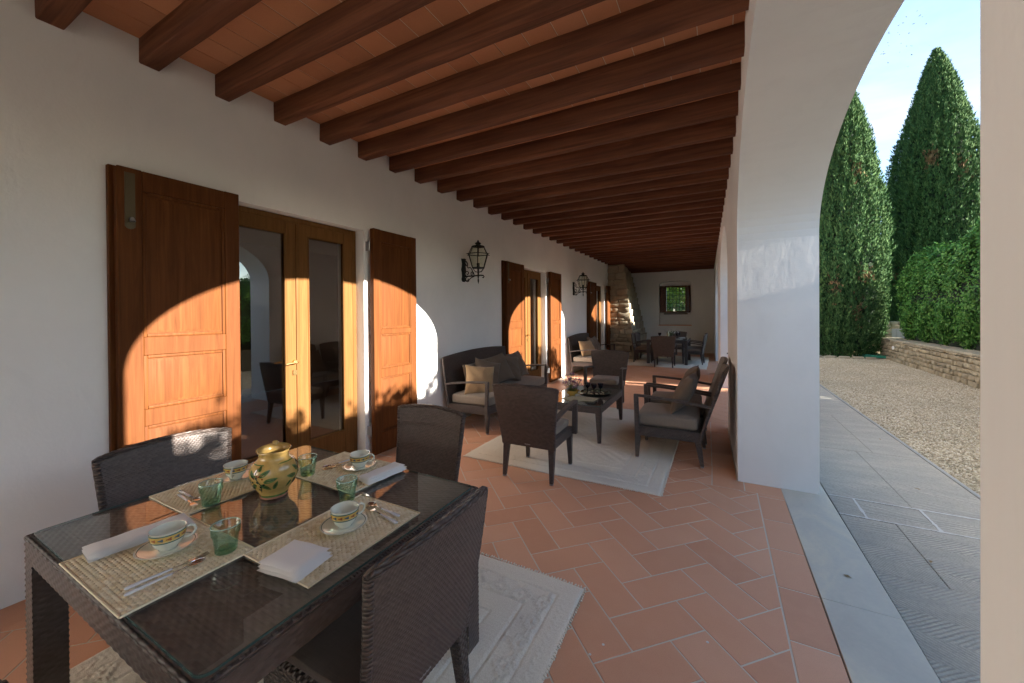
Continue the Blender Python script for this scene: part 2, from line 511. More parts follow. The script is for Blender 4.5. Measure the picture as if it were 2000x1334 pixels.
def m_glass(name, tint=(1, 1, 1), rough=0.0):
    mt, t, b = new_mat(name)
    b.inputs['Base Color'].default_value = (*tint, 1)
    b.inputs['Transmission Weight'].default_value = 1
    b.inputs['Roughness'].default_value = rough
    b.inputs['IOR'].default_value = 1.47
    return mt
def m_pane(name, tint=(.8, .84, .84), f0=.06, boost=1.0):
    mt, t, b = new_mat(name)
    nt = t.nt; nt.nodes.remove(b)
    tr = t.n('ShaderNodeBsdfTransparent'); tr.inputs[0].default_value = (*tint, 1)
    gl = t.n('ShaderNodeBsdfGlossy'); gl.inputs['Roughness'].default_value = 0.0; gl.inputs[0].default_value = (.96, .98, .97, 1)
    lw = t.n('ShaderNodeLayerWeight'); lw.inputs[0].default_value = .5
    sch = t.m('ADD', t.m('MULTIPLY', t.m('POWER', lw.outputs['Facing'], 5.0), .95), .045)
    f = t.m('MINIMUM', t.m('ADD', t.m('MULTIPLY', sch, boost), f0), 1.0)
    mx = t.n('ShaderNodeMixShader'); t.l(f, mx.inputs[0]); t.l(tr.outputs[0], mx.inputs[1]); t.l(gl.outputs[0], mx.inputs[2])
    t.l(mx.outputs[0], t.out.inputs[0])
    return mt
def m_tumbler():
    mt, t, b = new_mat('green_tumbler_glass')
    t.nt.nodes.remove(b)
    lw = t.n('ShaderNodeLayerWeight'); lw.inputs[0].default_value = .45
    z = t.n('ShaderNodeSeparateXYZ'); t.l(t.n('ShaderNodeTexCoord').outputs['Object'], z.inputs[0])
    low = t.n('ShaderNodeClamp'); t.l(t.m('MULTIPLY', t.m('SUBTRACT', .045, z.outputs[2]), 14.0), low.inputs[0])
    f = t.m('MAXIMUM', lw.outputs['Facing'], low.outputs[0])
    c = t.mix(f, (.90, .965, .93), (.60, .82, .75))
    tr = t.n('ShaderNodeBsdfTransparent'); t.l(c, tr.inputs[0])
    gl = t.n('ShaderNodeBsdfGlossy'); gl.inputs['Roughness'].default_value = .03
    mx = t.n('ShaderNodeMixShader'); t.l(t.m('ADD', t.m('MULTIPLY', t.m('POWER', lw.outputs['Facing'], 3.0), .45), .05), mx.inputs[0]); t.l(tr.outputs[0], mx.inputs[1]); t.l(gl.outputs[0], mx.inputs[2])
    t.l(mx.outputs[0], t.out.inputs[0])
    return mt
M['tumbler'] = m_tumbler()
M['pane'] = m_pane('door_glass', (.66, .67, .64), .10, 1.7)
M['lampglass'] = m_pane('lantern_glass', (.86, .88, .80), .03, 1.0)
M['tableglass'] = m_pane('table_glass', (.92, .96, .94), .03, 1.25)

def m_path():
    mt, t, b = new_mat('chiselled_sandstone')
    pos = t.n('ShaderNodeNewGeometry').outputs['Position']
    sp = t.n('ShaderNodeSeparateXYZ'); t.l(pos, sp.inputs[0])
    X, Y = sp.outputs[0], sp.outputs[1]
    wob = t.m('MULTIPLY', t.noise(pos, 3, 3), .10)
    yy = t.m('ADD', t.m('ADD', Y, t.m('MULTIPLY', X, .12)), wob)
    band = t.m('MODULO', t.m('FLOOR', t.m('DIVIDE', yy, .17)), 2.0)
    sgn = t.m('SUBTRACT', t.m('MULTIPLY', band, 2.0), 1.0)
    ph = t.m('ADD', t.m('MULTIPLY', t.m('MULTIPLY', X, sgn), 210.0), t.m('MULTIPLY', Y, 255.0))
    ph = t.m('ADD', ph, t.m('MULTIPLY', t.noise(pos, 5, 2), 7.0))
    st = t.m('SINE', ph)
    wear = t.ramp(t.noise(pos, 4, 4), [(.35, .25), (.65, 1)])
    h = t.m('MULTIPLY', t.ramp(t.m('ADD', t.m('MULTIPLY', st, .5), .5), [(.15, 0), (.6, 1)]), wear)
    n1 = t.noise(t.mapping(pos, (.5, 1.6, 1)), 3.2, 5, .65); n2 = t.noise(pos, 70, 4, .7)
    c = t.mix(t.ramp(n1, [(.35, 0), (.68, 1)]), (.47, .435, .36), (.60, .54, .435))
    c = t.mix(t.m('MULTIPLY', t.m('SUBTRACT', 1.0, h), .38), c, (.15, .15, .145))
    c = t.mix(t.m('MULTIPLY', t.ramp(n2, [(.3, 1), (.55, 0)]), .4), c, (.16, .165, .16))
    t.l(c, b.inputs['Base Color']); b.inputs['Roughness'].default_value = .8
    t.l(t.bump(t.m('ADD', h, t.m('MULTIPLY', n2, .6)), .9, .009), b.inputs['Normal'])
    return mt
M['path'] = m_path()
def m_threshold():
    mt, t, b = new_mat('smooth_sandstone')
    pos = t.n('ShaderNodeNewGeometry').outputs['Position']
    n1 = t.noise(t.mapping(pos, (1.5, .7, 1)), 2.2, 6, .62, 1.0); n2 = t.noise(pos, 40, 4, .7)
    c = t.ramp(n1, [(.3, (.56, .51, .42)), (.5, (.62, .565, .46)), (.62, (.70, .62, .47)), (.8, (.63, .575, .47))])
    c = t.mix(t.m('MULTIPLY', n2, .25), c, (.2, .21, .21))
    t.l(c, b.inputs['Base Color']); b.inputs['Roughness'].default_value = .62
    t.l(t.bump(t.m('ADD', n1, t.m('MULTIPLY', n2, .15)), .2, .01), b.inputs['Normal'])
    return mt
M['threshold'] = m_threshold()
def m_gravel():
    mt, t, b = new_mat('gravel_stone')
    oi = t.n('ShaderNodeObjectInfo').outputs['Random']
    pos = t.n('ShaderNodeNewGeometry').outputs['Position']
    wn = t.noise(pos, 45, 1)
    v = t.m('ADD', t.m('MULTIPLY', oi, .5), t.m('MULTIPLY', wn, .5))
    c = t.ramp(v, [(.2, (.26, .20, .13)), (.42, (.44, .36, .235)), (.6, (.58, .49, .34)), (.8, (.70, .64, .52))])
    c = t.mix(t.m('MULTIPLY', t.ramp(t.noise(pos, .8, 3), [(.4, 0), (.7, 1)]), .35), c, (.25, .21, .14))
    t.l(c, b.inputs['Base Color']); b.inputs['Roughness'].default_value = .8
    return mt
M['gravel'] = m_gravel()

# ------------------------------------------------------------------ ground
def sheet(name, x0, x1, y0, y1, z, mat, n=1):
    g = G().add([(x0, y0, z), (x1, y0, z), (x1, y1, z), (x0, y1, z)], [(0, 1, 2, 3)])
    return obj(name, g, mat, kind='structure', sharp=0)
def terrain():
    n = 60
    xs = np.sign(np.linspace(-1, 1, n)) * np.abs(np.linspace(-1, 1, n)) ** 2.5 * 900
    X, Y = np.meshgrid(xs, xs, indexing='ij')
    D = np.hypot(X, Y)
    Z = -.06 + np.clip((D - 120) / 500, 0, 1) ** 1.3 * (32 + 14 * np.sin(X / 130) + 12 * np.cos(Y / 170 + 1))
    Z -= np.clip((D - 40) / 80, 0, 1) * 6
    g = G().grid(np.stack([X, Y, Z], 2))
    o = obj('ground', g, [M['earth'], M['hill']], kind='structure', sharp=0)
    for p in o.data.polygons:
        c = p.center
        if math.hypot(c.x, c.y) > 90: p.material_index = 1
terrain()

# ------------------------------------------------------------------ floor tiles
def clip_poly(poly, x0, x1, y0, y1):
    def cut(P, ax, v, keep_less):
        out = []
        for i in range(len(P)):
            a, b = P[i], P[(i + 1) % len(P)]
            ia = (a[ax] <= v) if keep_less else (a[ax] >= v)
            ib = (b[ax] <= v) if keep_less else (b[ax] >= v)
            if ia: out.append(a)
            if ia != ib:
                t = (v - a[ax]) / (b[ax] - a[ax])
                out.append((a[0] + t * (b[0] - a[0]), a[1] + t * (b[1] - a[1])))
        return out
    for ax, v, k in ((0, x0, False), (0, x1, True), (1, y0, False), (1, y1, True)):
        poly = cut(poly, ax, v, k)
        if len(poly) < 3: return []
    return poly
def area(P):
    return abs(sum(P[i][0] * P[(i + 1) % len(P)][1] - P[(i + 1) % len(P)][0] * P[i][1] for i in range(len(P)))) / 2
YEND = 16.6
def bend(y): return -.023 * max(0.0, y - 4.1)
ARCHES = [(-4.02, -.87), (.95, 4.10), (5.95, 9.10), (10.92, 14.07)]
def build_floor():
    fl = sheet('terrace_floor', -3.9, .48, -5.2, 16.9, -.0022, M['grout'])
    u = .204; gj = .0042
    e1 = (math.sqrt(.5), math.sqrt(.5)); e2 = (-math.sqrt(.5), math.sqrt(.5))
    tiles = []
    # inner limits by arches / piers
    zones = []          # (y0,y1,xmax)
    ys = [-5.2]
    for a, b in ARCHES: ys += [a, b]
    ys += [YEND]
    for k in range(len(ys) - 1):
        in_arch = k % 2 == 1
        zones.append((ys[k] - (.2 if not in_arch else -.2), ys[k + 1] + (.2 if not in_arch else -.2), .285 if in_arch else -.06))
    zones[0] = (-5.2,) + zones[0][1:]; zones[-1] = (zones[-1][0], YEND, zones[-1][2])
    for i in range(-30, 80):
        for j in range(-20, 90):
            d = (i - j) % 4
            if d == 2: a0, a1, b0, b1 = i, i + 2, j, j + 1
            elif d == 1: a0, a1, b0, b1 = i, i + 1, j, j + 2
            else: continue
            a0, a1, b0, b1 = (a0 + .05) * u + gj, (a1 + .05) * u - gj, (b0 + .48) * u + gj, (b1 + .48) * u - gj
            P = [(a * e1[0] + b * e2[0], a * e1[1] + b * e2[1]) for a, b in ((a0, b0), (a1, b0), (a1, b1), (a0, b1))]
            cx = sum(p[0] for p in P) / 4; cyy = sum(p[1] for p in P) / 4
            if cx < -3.8 or cx > .7 or cyy < -1.6 or cyy > 17: continue
            for (z0, z1, xm) in zones:
                Q = clip_poly(P, -3.15, xm + bend(cyy), max(z0 + gj, -1.4), z1 - gj)
                if len(Q) >= 3 and area(Q) > 2e-4: tiles.append(Q)
    # straight border rows
    def rect(x0, x1, y0, y1):
        b0, b1 = bend(y0), bend(y1)
        tiles.append([(x0 + gj + b0, y0 + gj), (x1 - gj + b0, y0 + gj), (x1 - gj + b1, y1 - gj), (x0 + gj + b1, y1 - gj)])
    y = -1.4
    while y < YEND:
        tiles.append([(-3.37 + .001, y + gj), (-3.15 - gj, y + gj), (-3.15 - gj, y + .4 - gj), (-3.37 + .001, y + .4 - gj)]); y += .408
    for k, (z0, z1, xm) in enumerate(zones):
        y = max(z0, -1.4)
        off = .25 if xm > .1 else .1
        first = True
        while y < z1 - .02:
            e = min(y + (off if first else .408), z1); first = False
            if xm > .1: rect(.29, .485, y, e)
            else: rect(-.055, .15, y, e)
            y = e
        if xm > .1:
            for (ya, yb) in ((z0 - .2, z0), (z1, z1 + .2)):
                if ya > -1.4:
                    rect(-.055, .20, ya, yb); rect(.20, .485, ya, yb)
    def score(P):
        cx = sum(p[0] for p in P) / len(P); cy = sum(p[1] for p in P) / len(P)
        dep = -.471 * cx + .882 * cy; lat = .882 * cx + .471 * cy
        if dep < .5: return 999 + abs(cy)
        if abs(lat / dep) > 1.4: return 500 + dep
        if cx < -2.75 and cy < 1: return 20
        return dep
    tiles.sort(key=score)
    for Q in tiles[:300]:
        cx = sum(p[0] for p in Q) / len(Q); cy = sum(p[1] for p in Q) / len(Q)
        lift = random.uniform(-.0006, .0006)
        g = G(); n = len(Q); s = []
        ins = .0015
        vs = [(x - cx, y - cy, -.012) for x, y in Q] + [(x - cx, y - cy, -.0015) for x, y in Q]
        for x, y in Q:
            dx, dy = x - cx, y - cy; L = math.hypot(dx, dy) or 1
            vs.append((dx * (1 - ins / L), dy * (1 - ins / L), 0))
        fs = [tuple(range(2 * n, 3 * n))]
        for k in range(2):
            fs += [(k * n + i, k * n + (i + 1) % n, (k + 1) * n + (i + 1) % n, (k + 1) * n + i) for i in range(n)]
        g.add(vs, fs)
        obj('floor_tile', g, M['terra'], fl, sharp=25, loc=(cx, cy, lift))
    g = G()
    for Q in tiles[300:]:
        n = len(Q)
        g.add([(x, y, -.008) for x, y in Q] + [(x, y, 0) for x, y in Q], [tuple(range(n, 2 * n))] + [(i, (i + 1) % n, n + (i + 1) % n, n + i) for i in range(n)])
    obj('floor_tiles_far', g, M['terra_i'], fl, kind='stuff', sharp=25).name = 'floor_tiling'
    return fl
floor = build_floor()

def build_path():
    base = sheet('footpath', .47, 1.93, -5.2, 22, -.03, M['mortar'])
    # smooth threshold slabs under the arches (outer edge x .82)
    ys = [-5.2, -3.2, -1.0, 1.18, 2.62, 4.45, 6.2, 8.0, 10.1, 12.2, 14.4, 16.8]
    for a, b in zip(ys[:-1], ys[1:]):
        g = G().hexa([(.487 + bend(a), a + .001, -.05), (.815 + bend(a), a + .001, -.05), (.815 + bend(b), b - .001, -.05), (.487 + bend(b), b - .001, -.05),
                      (.487 + bend(a), a + .001, .002), (.815 + bend(a), a + .001, .002), (.815 + bend(b), b - .001, .002), (.487 + bend(b), b - .001, .002)])
        obj('threshold_slab', g, M['threshold'], base, bevel=.003)
    # chiselled slabs
    rows = [(-5.2, -2.4, [.82, 1.9]), (-2.4, .6, [.82, 1.9]), (.6, 3.05, [.82, 1.9]), (3.05, 3.80, [.82, 1.14, 1.9]), (3.815, 4.15, [.82, .985, 1.385, 1.9]), (4.165, 5.6, [.82, 1.35, 1.9]),
            (5.6, 7.4, [.82, 1.5, 1.9]), (7.4, 9.6, [.82, 1.2, 1.9]), (9.6, 12, [.82, 1.45, 1.9]), (12, 15, [.82, 1.3, 1.9]), (15, 18.2, [.82, 1.4, 1.9]), (18.2, 22, [.82, 1.9])]
    for y0, y1, xs in rows:
        wide = .008 if (abs(y0 - 3.815) < .01) else .0015
        for xa, xb in zip(xs[:-1], xs[1:]):
            gx = .008 if (abs(y0 - 3.815) < .01) else .0015
            g = G().box(xa + gx * (xa > .83), xb - gx, y0 + .0015, y1 - .0015, -.05, -.006 + random.uniform(-.001, .001))
            obj('path_slab', g, M['path'], base, bevel=.002)
    g = G()
    for yy in (3.8075, 4.1575):
        P = np.zeros((2, 40, 3))
        for k in range(40):
            x = .82 + 1.08 * k / 39
            w = .006 + .006 * random.random()
            P[0, k] = (x, yy - w, -.0035); P[1, k] = (x, yy + w, -.0035)
        g.grid(P)
    for xx, in ((.985,), (1.385,)):
        P = np.zeros((2, 14, 3))
        for k in range(14):
            y = 3.81 + .345 * k / 13; w = .006 + .006 * random.random()
            P[0, k] = (xx + w, y, -.003); P[1, k] = (xx - w, y, -.003)
        g.grid(P)
    obj('mortar_joint', g, m_simple('pale_mortar', (.58, .57, .53), .9, bump=.4, bscale=120), base, sharp=0)
build_path()

# ------------------------------------------------------------------ walls
def wall_strip(g, s0, s1, top, thick0, thick1, openings, put, ns=28):
    """wall along s; thick0 = room face, thick1 = outer face; put(s,t,z)->xyz; openings (a,b,zbot,zspring,rise)"""
    def quad(a, b, c, d): g.add([a, b, c, d], [(0, 1, 2, 3)])
    s = s0
    ops = sorted(openings)
    def solid(a, b, z0, z1):
        if b - a < 1e-4: return
        n = max(1, int((b - a) / .5))
        for k in range(n):
            p, q = a + (b - a) * k / n, a + (b - a) * (k + 1) / n
            quad(put(p, thick0, z0), put(q, thick0, z0), put(q, thick0, z1), put(p, thick0, z1))
            quad(put(q, thick1, z0), put(p, thick1, z0), put(p, thick1, z1), put(q, thick1, z1))
            quad(put(p, thick0, z1), put(q, thick0, z1), put(q, thick1, z1), put(p, thick1, z1))
    for (a, b, zb, zs, rise) in ops:
        solid(s, a, 0, top)
        n = ns if rise > 0 else 1
        xs = [a + (b - a) * (.5 - .5 * math.cos(PI * k / n)) for k in range(n + 1)]
        zz = [zs + (rise * math.sqrt(max(0, 1 - ((x - (a + b) / 2) / ((b - a) / 2)) ** 2)) if rise > 0 else 0) for x in xs]
        for k in range(n):
            p, q = xs[k], xs[k + 1]
            quad(put(p, thick0, zz[k]), put(q, thick0, zz[k + 1]), put(q, thick0, top), put(p, thick0, top))
            quad(put(q, thick1, zz[k + 1]), put(p, thick1, zz[k]), put(p, thick1, top), put(q, thick1, top))
            quad(put(p, thick1, zz[k]), put(q, thick1, zz[k + 1]), put(q, thick0, zz[k + 1]), put(p, thick0, zz[k]))
        quad(put(a, thick0, top), put(b, thick0, top), put(b, thick1, top), put(a, thick1, top))
        for x, z in ((a, zz[0]), (b, zz[-1])):
            if abs(x - s0) < 1e-4: continue
            quad(put(x, thick0, zb), put(x, thick1, zb), put(x, thick1, z), put(x, thick0, z))
        if zb > 0:
            solid(a, b, 0, zb)
        s = b
    solid(s, s1, 0, top)
    zc0 = ops[0][3] if ops and abs(ops[0][0] - s0) < 1e-4 else 0
    quad(put(s0, thick0, zc0), put(s0, thick1, zc0), put(s0, thick1, top), put(s0, thick0, top))
    quad(put(s1, thick0, 0), put(s1, thick1, 0), put(s1, thick1, top), put(s1, thick0, top))

def weld(me, d=.0005):
    bm = bmesh.new(); bm.from_mesh(me)
    bmesh.ops.remove_doubles(bm, verts=bm.verts, dist=d)
    bmesh.ops.recalc_face_normals(bm, faces=bm.faces)
    bm.to_mesh(me); bm.free()
    me.shade_flat()

house = thing('house_wall', 'long white plastered house wall with three glazed doorways along the terrace', 'wall', (-3.37, 0, 0))
DOORS = [1.53, 6.51, 11.49]           # start of each opening in y
DW, DH = 1.39, 2.47
g = G()
wall_strip(g, -5.2, YEND, 3.55, 0, -.42, [(d, d + DW, 0, DH, 0) for d in DOORS], lambda s, t, z: (t, s, z))
o = obj('wall', g, M['plaster'], house); weld(o.data)

def window_leaf(name, parent, y0, y1, z0, z1, mat, stile=.10, brail=.17, x=0, glass='pane', mid=None):
    """glazed leaf in the plane x, from y0 to y1"""
    d = .055
    g = G()
    g.box(x - d / 2, x + d / 2, y0, y0 + stile, z0, z1); g.box(x - d / 2, x + d / 2, y1 - stile, y1, z0, z1)
    g.box(x - d / 2 + .001, x + d / 2 - .001, y0 + stile, y1 - stile, z0, z0 + brail); g.box(x - d / 2 + .001, x + d / 2 - .001, y0 + stile, y1 - stile, z1 - stile, z1)
    f = obj(name, g, mat, parent, bevel=.003)
    g = G(); a, b, c, e = y0 + stile, y1 - stile, z0 + brail, z1 - stile; w = .014
    xf = x + .012
    g.box(xf, xf + .020, a, a + w, c, e); g.box(xf, xf + .020, b - w, b, c, e)
    g.box(xf, xf + .019, a + w, b - w, c, c + w); g.box(xf, xf + .019, a + w, b - w, e - w, e)
    obj('glazing_bead', g, mat, f, bevel=.004)
    g = G().add([(x, a, c), (x, b, c), (x, b, e), (x, a, e)], [(0, 1, 2, 3)])
    obj('glass_pane', g, M[glass], f, sharp=0)
    return f

def shutter_group(i, y0, side, wid, ztop=2.49):
    """open shutter lying against the wall between y0 and y0+wid (local to house wall: x from 0)"""
    x0, x1 = .045, .085
    z0 = .035
    nm = ('nearest', 'middle', 'farthest')[i]
    root = obj('shutter', G().box(x0, x1, y0 + .001, y0 + wid - .001, z0, ztop), M['shutter_wood'], house, bevel=.002)
    pans = [(1.42, 2.36), (.95, 1.30), (.24, .84)] if side == 'L' else [(1.40, 2.36), (.96, 1.34), (.26, .86)]
    a, b = y0 + .10, y0 + wid - .10
    if side == 'L': a += .02
    g = G()
    xo = x1 + .016
    g.box(x1, xo, y0, a, z0, ztop + .002); g.box(x1, xo, b, y0 + wid, z0, ztop + .002)
    zz = [ztop] + [v for p in pans for v in (p[1], p[0])] + [z0]
    for k in range(0, len(zz), 2):
        g.box(x1 + .0005, xo - .0005, a, b, zz[k + 1], zz[k])
    obj('stile_and_rail', g, M['shutter_wood'], root, bevel=.004)
    for (c, e) in pans:
        g = G()
        w = .02
        for (ya, yb, za, zb) in ((a, a + w, c, e), (b - w, b, c, e), (a + w, b - w, c, c + w), (a + w, b - w, e - w, e)):
            g.box(x1, x1 + .011, ya, yb, za, zb)
        obj('panel_moulding', g, M['shutter_wood'], root, bevel=.005, seg=2)
        g = G(); m = .05
        g.hexa([(x1 - .002, a + w, c + w), (x1 - .002, b - w, c + w), (x1 - .002, b - w, e - w), (x1 - .002, a + w, e - w),
                (x1 + .006, a + m, c + m), (x1 + .006, b - m, c + m), (x1 + .006, b - m, e - m), (x1 + .006, a + m, e - m)])
        obj('panel', g, M['shutter_wood'], root)
    if side == 'L':      # second, folded leaf showing behind the free edge
        g = G().box(.004, .040, y0 - .022, y0 + wid - .03, z0 + .01, ztop + .012)
        obj('folded_leaf', g, M['shutter_wood'], root, bevel=.003)
        g = G().box(xo, xo + .003, y0 + .035, y0 + .085, 2.12, 2.46)
        g.tube([(xo + .002, y0 + .06, 2.13), (xo + .004, y0 + .06, 2.13)], .026, 14)
        p = obj('lock_plate', g, m_simple('aged_brass', (.085, .06, .03), .5, .6), root)
        g = G().tube([(xo + .003, y0 + .062, 2.17), (xo + .028, y0 + .062, 2.17), (xo + .03, y0 + .062, 2.15)], [.008, .009, .016], 10)
        obj('latch_knob', g, M['galv'], p)
    for zh in (.30, 2.30):
        ys = y0 - .028 if side == 'R' else y0 + wid
        g = G().box(.0, .05, ys + .008, ys + .02, zh - .05, zh + .05)
        g.tube([(.05, ys + .014, zh - .055), (.05, ys + .014, zh + .055)], .009, 8)
        obj('hinge', g, M['galv'], root)
    return root

for i, d in enumerate(DOORS):
    far = i > 0
    fr = obj('door_frame', G().box(-.20, -.12, d, d + .045, .0, DH - .001).box(-.20, -.12, d + DW - .045, d + DW, .0, DH - .001).box(-.199, -.121, d + .045, d + DW - .045, DH - .05, DH - .001),
             M['door_wood'], house, bevel=.003)
    mid = d + .72
    Lf = window_leaf('door_leaf', fr, d + .045, mid, .03, DH - .05, M['door_wood'], .105, .30, -.148)
    Rf = window_leaf('door_leaf', fr, mid + .003, d + DW - .045, .03, DH - .05, M['door_wood'], .105, .30, -.15)
    # these are sub-parts of the frame: move glass and beads one level up so that nothing is deeper than thing > part > sub-part
    for L_ in (Lf, Rf):
        L_.parent = house
        L_.name = 'door_leaf'
    g = G().box(-.1205, -.108, mid - .018, mid + .018, .03, DH - .06)
    obj('astragal', g, M['door_wood'], fr, bevel=.005, seg=2)
    g = G().box(-.112, -.106, mid - .055, mid - .020, 1.00, 1.045).box(-.108, -.104, mid - .042, mid - .034, 1.015, 1.035)
    obj('keyhole_plate', g, M['brass'], Lf, bevel=.001)
    yh = mid - .036
    g = G().tube([(-.12, yh, 1.12), (-.098, yh, 1.12)], [.022, .020], 16)
    g.tube([(-.10, yh, 1.12), (-.062, yh, 1.12), (-.055, yh - .012, 1.12), (-.055, yh - .06, 1.118), (-.057, yh - .115, 1.113)], [.009, .008, .009, .008, .006], 10)
    obj('door_handle', g, M['brass'], Lf)
    g = G().box(-.14, .02, d - .0, d + DW, -.004, .012)
    obj('door_sill', g, M['grey_sill'], fr, bevel=.003)
    shutter_group(i, d - .575, 'L', .69)
    shutter_group(i, d + DW + .045, 'R', .665)

# dark room behind the glass
def box_room():
    g = G()
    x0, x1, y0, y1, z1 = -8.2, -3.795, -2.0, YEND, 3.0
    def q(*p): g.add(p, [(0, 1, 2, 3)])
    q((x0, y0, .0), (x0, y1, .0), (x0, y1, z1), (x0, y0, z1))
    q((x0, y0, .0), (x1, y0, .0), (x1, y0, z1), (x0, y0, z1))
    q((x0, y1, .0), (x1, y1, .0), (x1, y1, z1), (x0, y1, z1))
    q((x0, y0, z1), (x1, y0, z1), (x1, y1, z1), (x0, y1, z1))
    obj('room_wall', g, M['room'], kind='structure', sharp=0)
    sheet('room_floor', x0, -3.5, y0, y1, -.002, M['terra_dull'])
    # roof over the room and the terrace
    g = G().box(-8.3, -3.37, -5.2, 17.3, 3.56, 3.75).box(-3.37, 1.25, -5.3, 17.3, 3.56, 3.75)
box_room()

# arcade
arcade = thing('arcade_wall', 'white plastered arcade wall with tall rounded arches open to the garden', 'wall', (0, 0, 0))
g = G()
wall_strip(g, .95, 17.0, 3.55, .155, .754, [(a, b, 0, 2.2, .77) for a, b in ARCHES[1:]], lambda s, t, z: (t + bend(s), s, z), 40)
wall_strip(g, -5.2, -.87, 3.55, .155, .754, [(ARCHES[0][0], ARCHES[0][1], 0, 2.2, .77)], lambda s, t, z: (t, s, z), 30)
g.prism([(.155, -.87), (.155, .376), (.400, .948), (.754, .948), (.754, -.87)][::-1], 0, 3.55)
o = obj('plastered_arch_wall', g, M['plaster_out'], arcade); weld(o.data)
g = G().tube([(.153 + bend(6), 6.0 - .35, 1.03), (.14 + bend(6), 5.65, 1.03)], [.006, .012], 8)
obj('iron_hook', g, M['iron'], arcade)

# end wall with deep window niche
endw = thing('end_wall', 'white end wall of the terrace with a small arched window niche', 'wall', (0, YEND, 0))
g = G()
wall_strip(g, -3.9, .62, 3.55, 0, .36, [(-2.11, -.93, 1.07, 2.72, .12)], lambda s, t, z: (s, t, z), 16)
wall_strip(g, -2.3, -.7, 3.0, .362, .55, [(-1.88, -1.15, 1.62, 2.62, 0)], lambda s, t, z: (s, t, z), 1)
o = obj('wall', g, M['plaster'], endw); weld(o.data)
obj('tile_sill', G().box(-2.13, -.91, -.03, .36, 1.055, 1.085), M['terra'], endw, bevel=.006)
obj('stone_ledge', G().box(-1.96, -1.08, .24, .361, 1.50, 1.56), m_stone('brown_ledge', (.2, .17, .14), (.26, .23, .19)), endw, bevel=.004)
wf = obj('window_frame', G().box(-1.93, -1.87, .30, .36, 1.57, 2.66).box(-1.16, -1.10, .30, .36, 1.57, 2.66).box(-1.87, -1.16, .301, .359, 1.57, 1.63).box(-1.87, -1.16, .301, .359, 2.60, 2.66), M['beam_wood'], endw, bevel=.003)
obj('window_pane', G().add([(-1.87, .33, 1.63), (-1.16, .33, 1.63), (-1.16, .33, 2.60), (-1.87, .33, 2.60)], [(0, 1, 2, 3)]), M['lampglass'], wf, sharp=0)
g = G().hexa([(-1.93, .30, 1.58), (-1.90, .29, 1.58), (-2.05, .06, 1.58), (-2.08, .07, 1.58), (-1.93, .30, 2.64), (-1.90, .29, 2.64), (-2.05, .06, 2.64), (-2.08, .07, 2.64)])
obj('inner_shutter', g, M['beam_wood'], endw, bevel=.003)
g = G().hexa([(-1.13, .29, 1.58), (-1.10, .30, 1.58), (-.96, .07, 1.58), (-.99, .06, 1.58), (-1.13, .29, 2.64), (-1.10, .30, 2.64), (-.96, .07, 2.64), (-.99, .06, 2.64)])
obj('inner_shutter', g, M['beam_wood'], endw, bevel=.003)
for k in range(1, 6):
    x = -1.88 + .73 * k / 6
    obj('grille_bar', G().tube([(x, .50, 1.62), (x, .50, 2.62)], .010, 6), M['iron'], endw)
for k in range(1, 6):
    z = 1.62 + 1.0 * k / 6
    obj('grille_bar', G().tube([(-1.88, .48, z), (-1.15, .48, z)], .010, 6), M['iron'], endw)
rear = thing('rear_wall', 'white end wall of the terrace behind the near dining table', 'wall', (0, -5.2, 0))
obj('wall', G().box(-3.9, .8, -.3, 0, 0, 3.55), M['plaster'], rear)

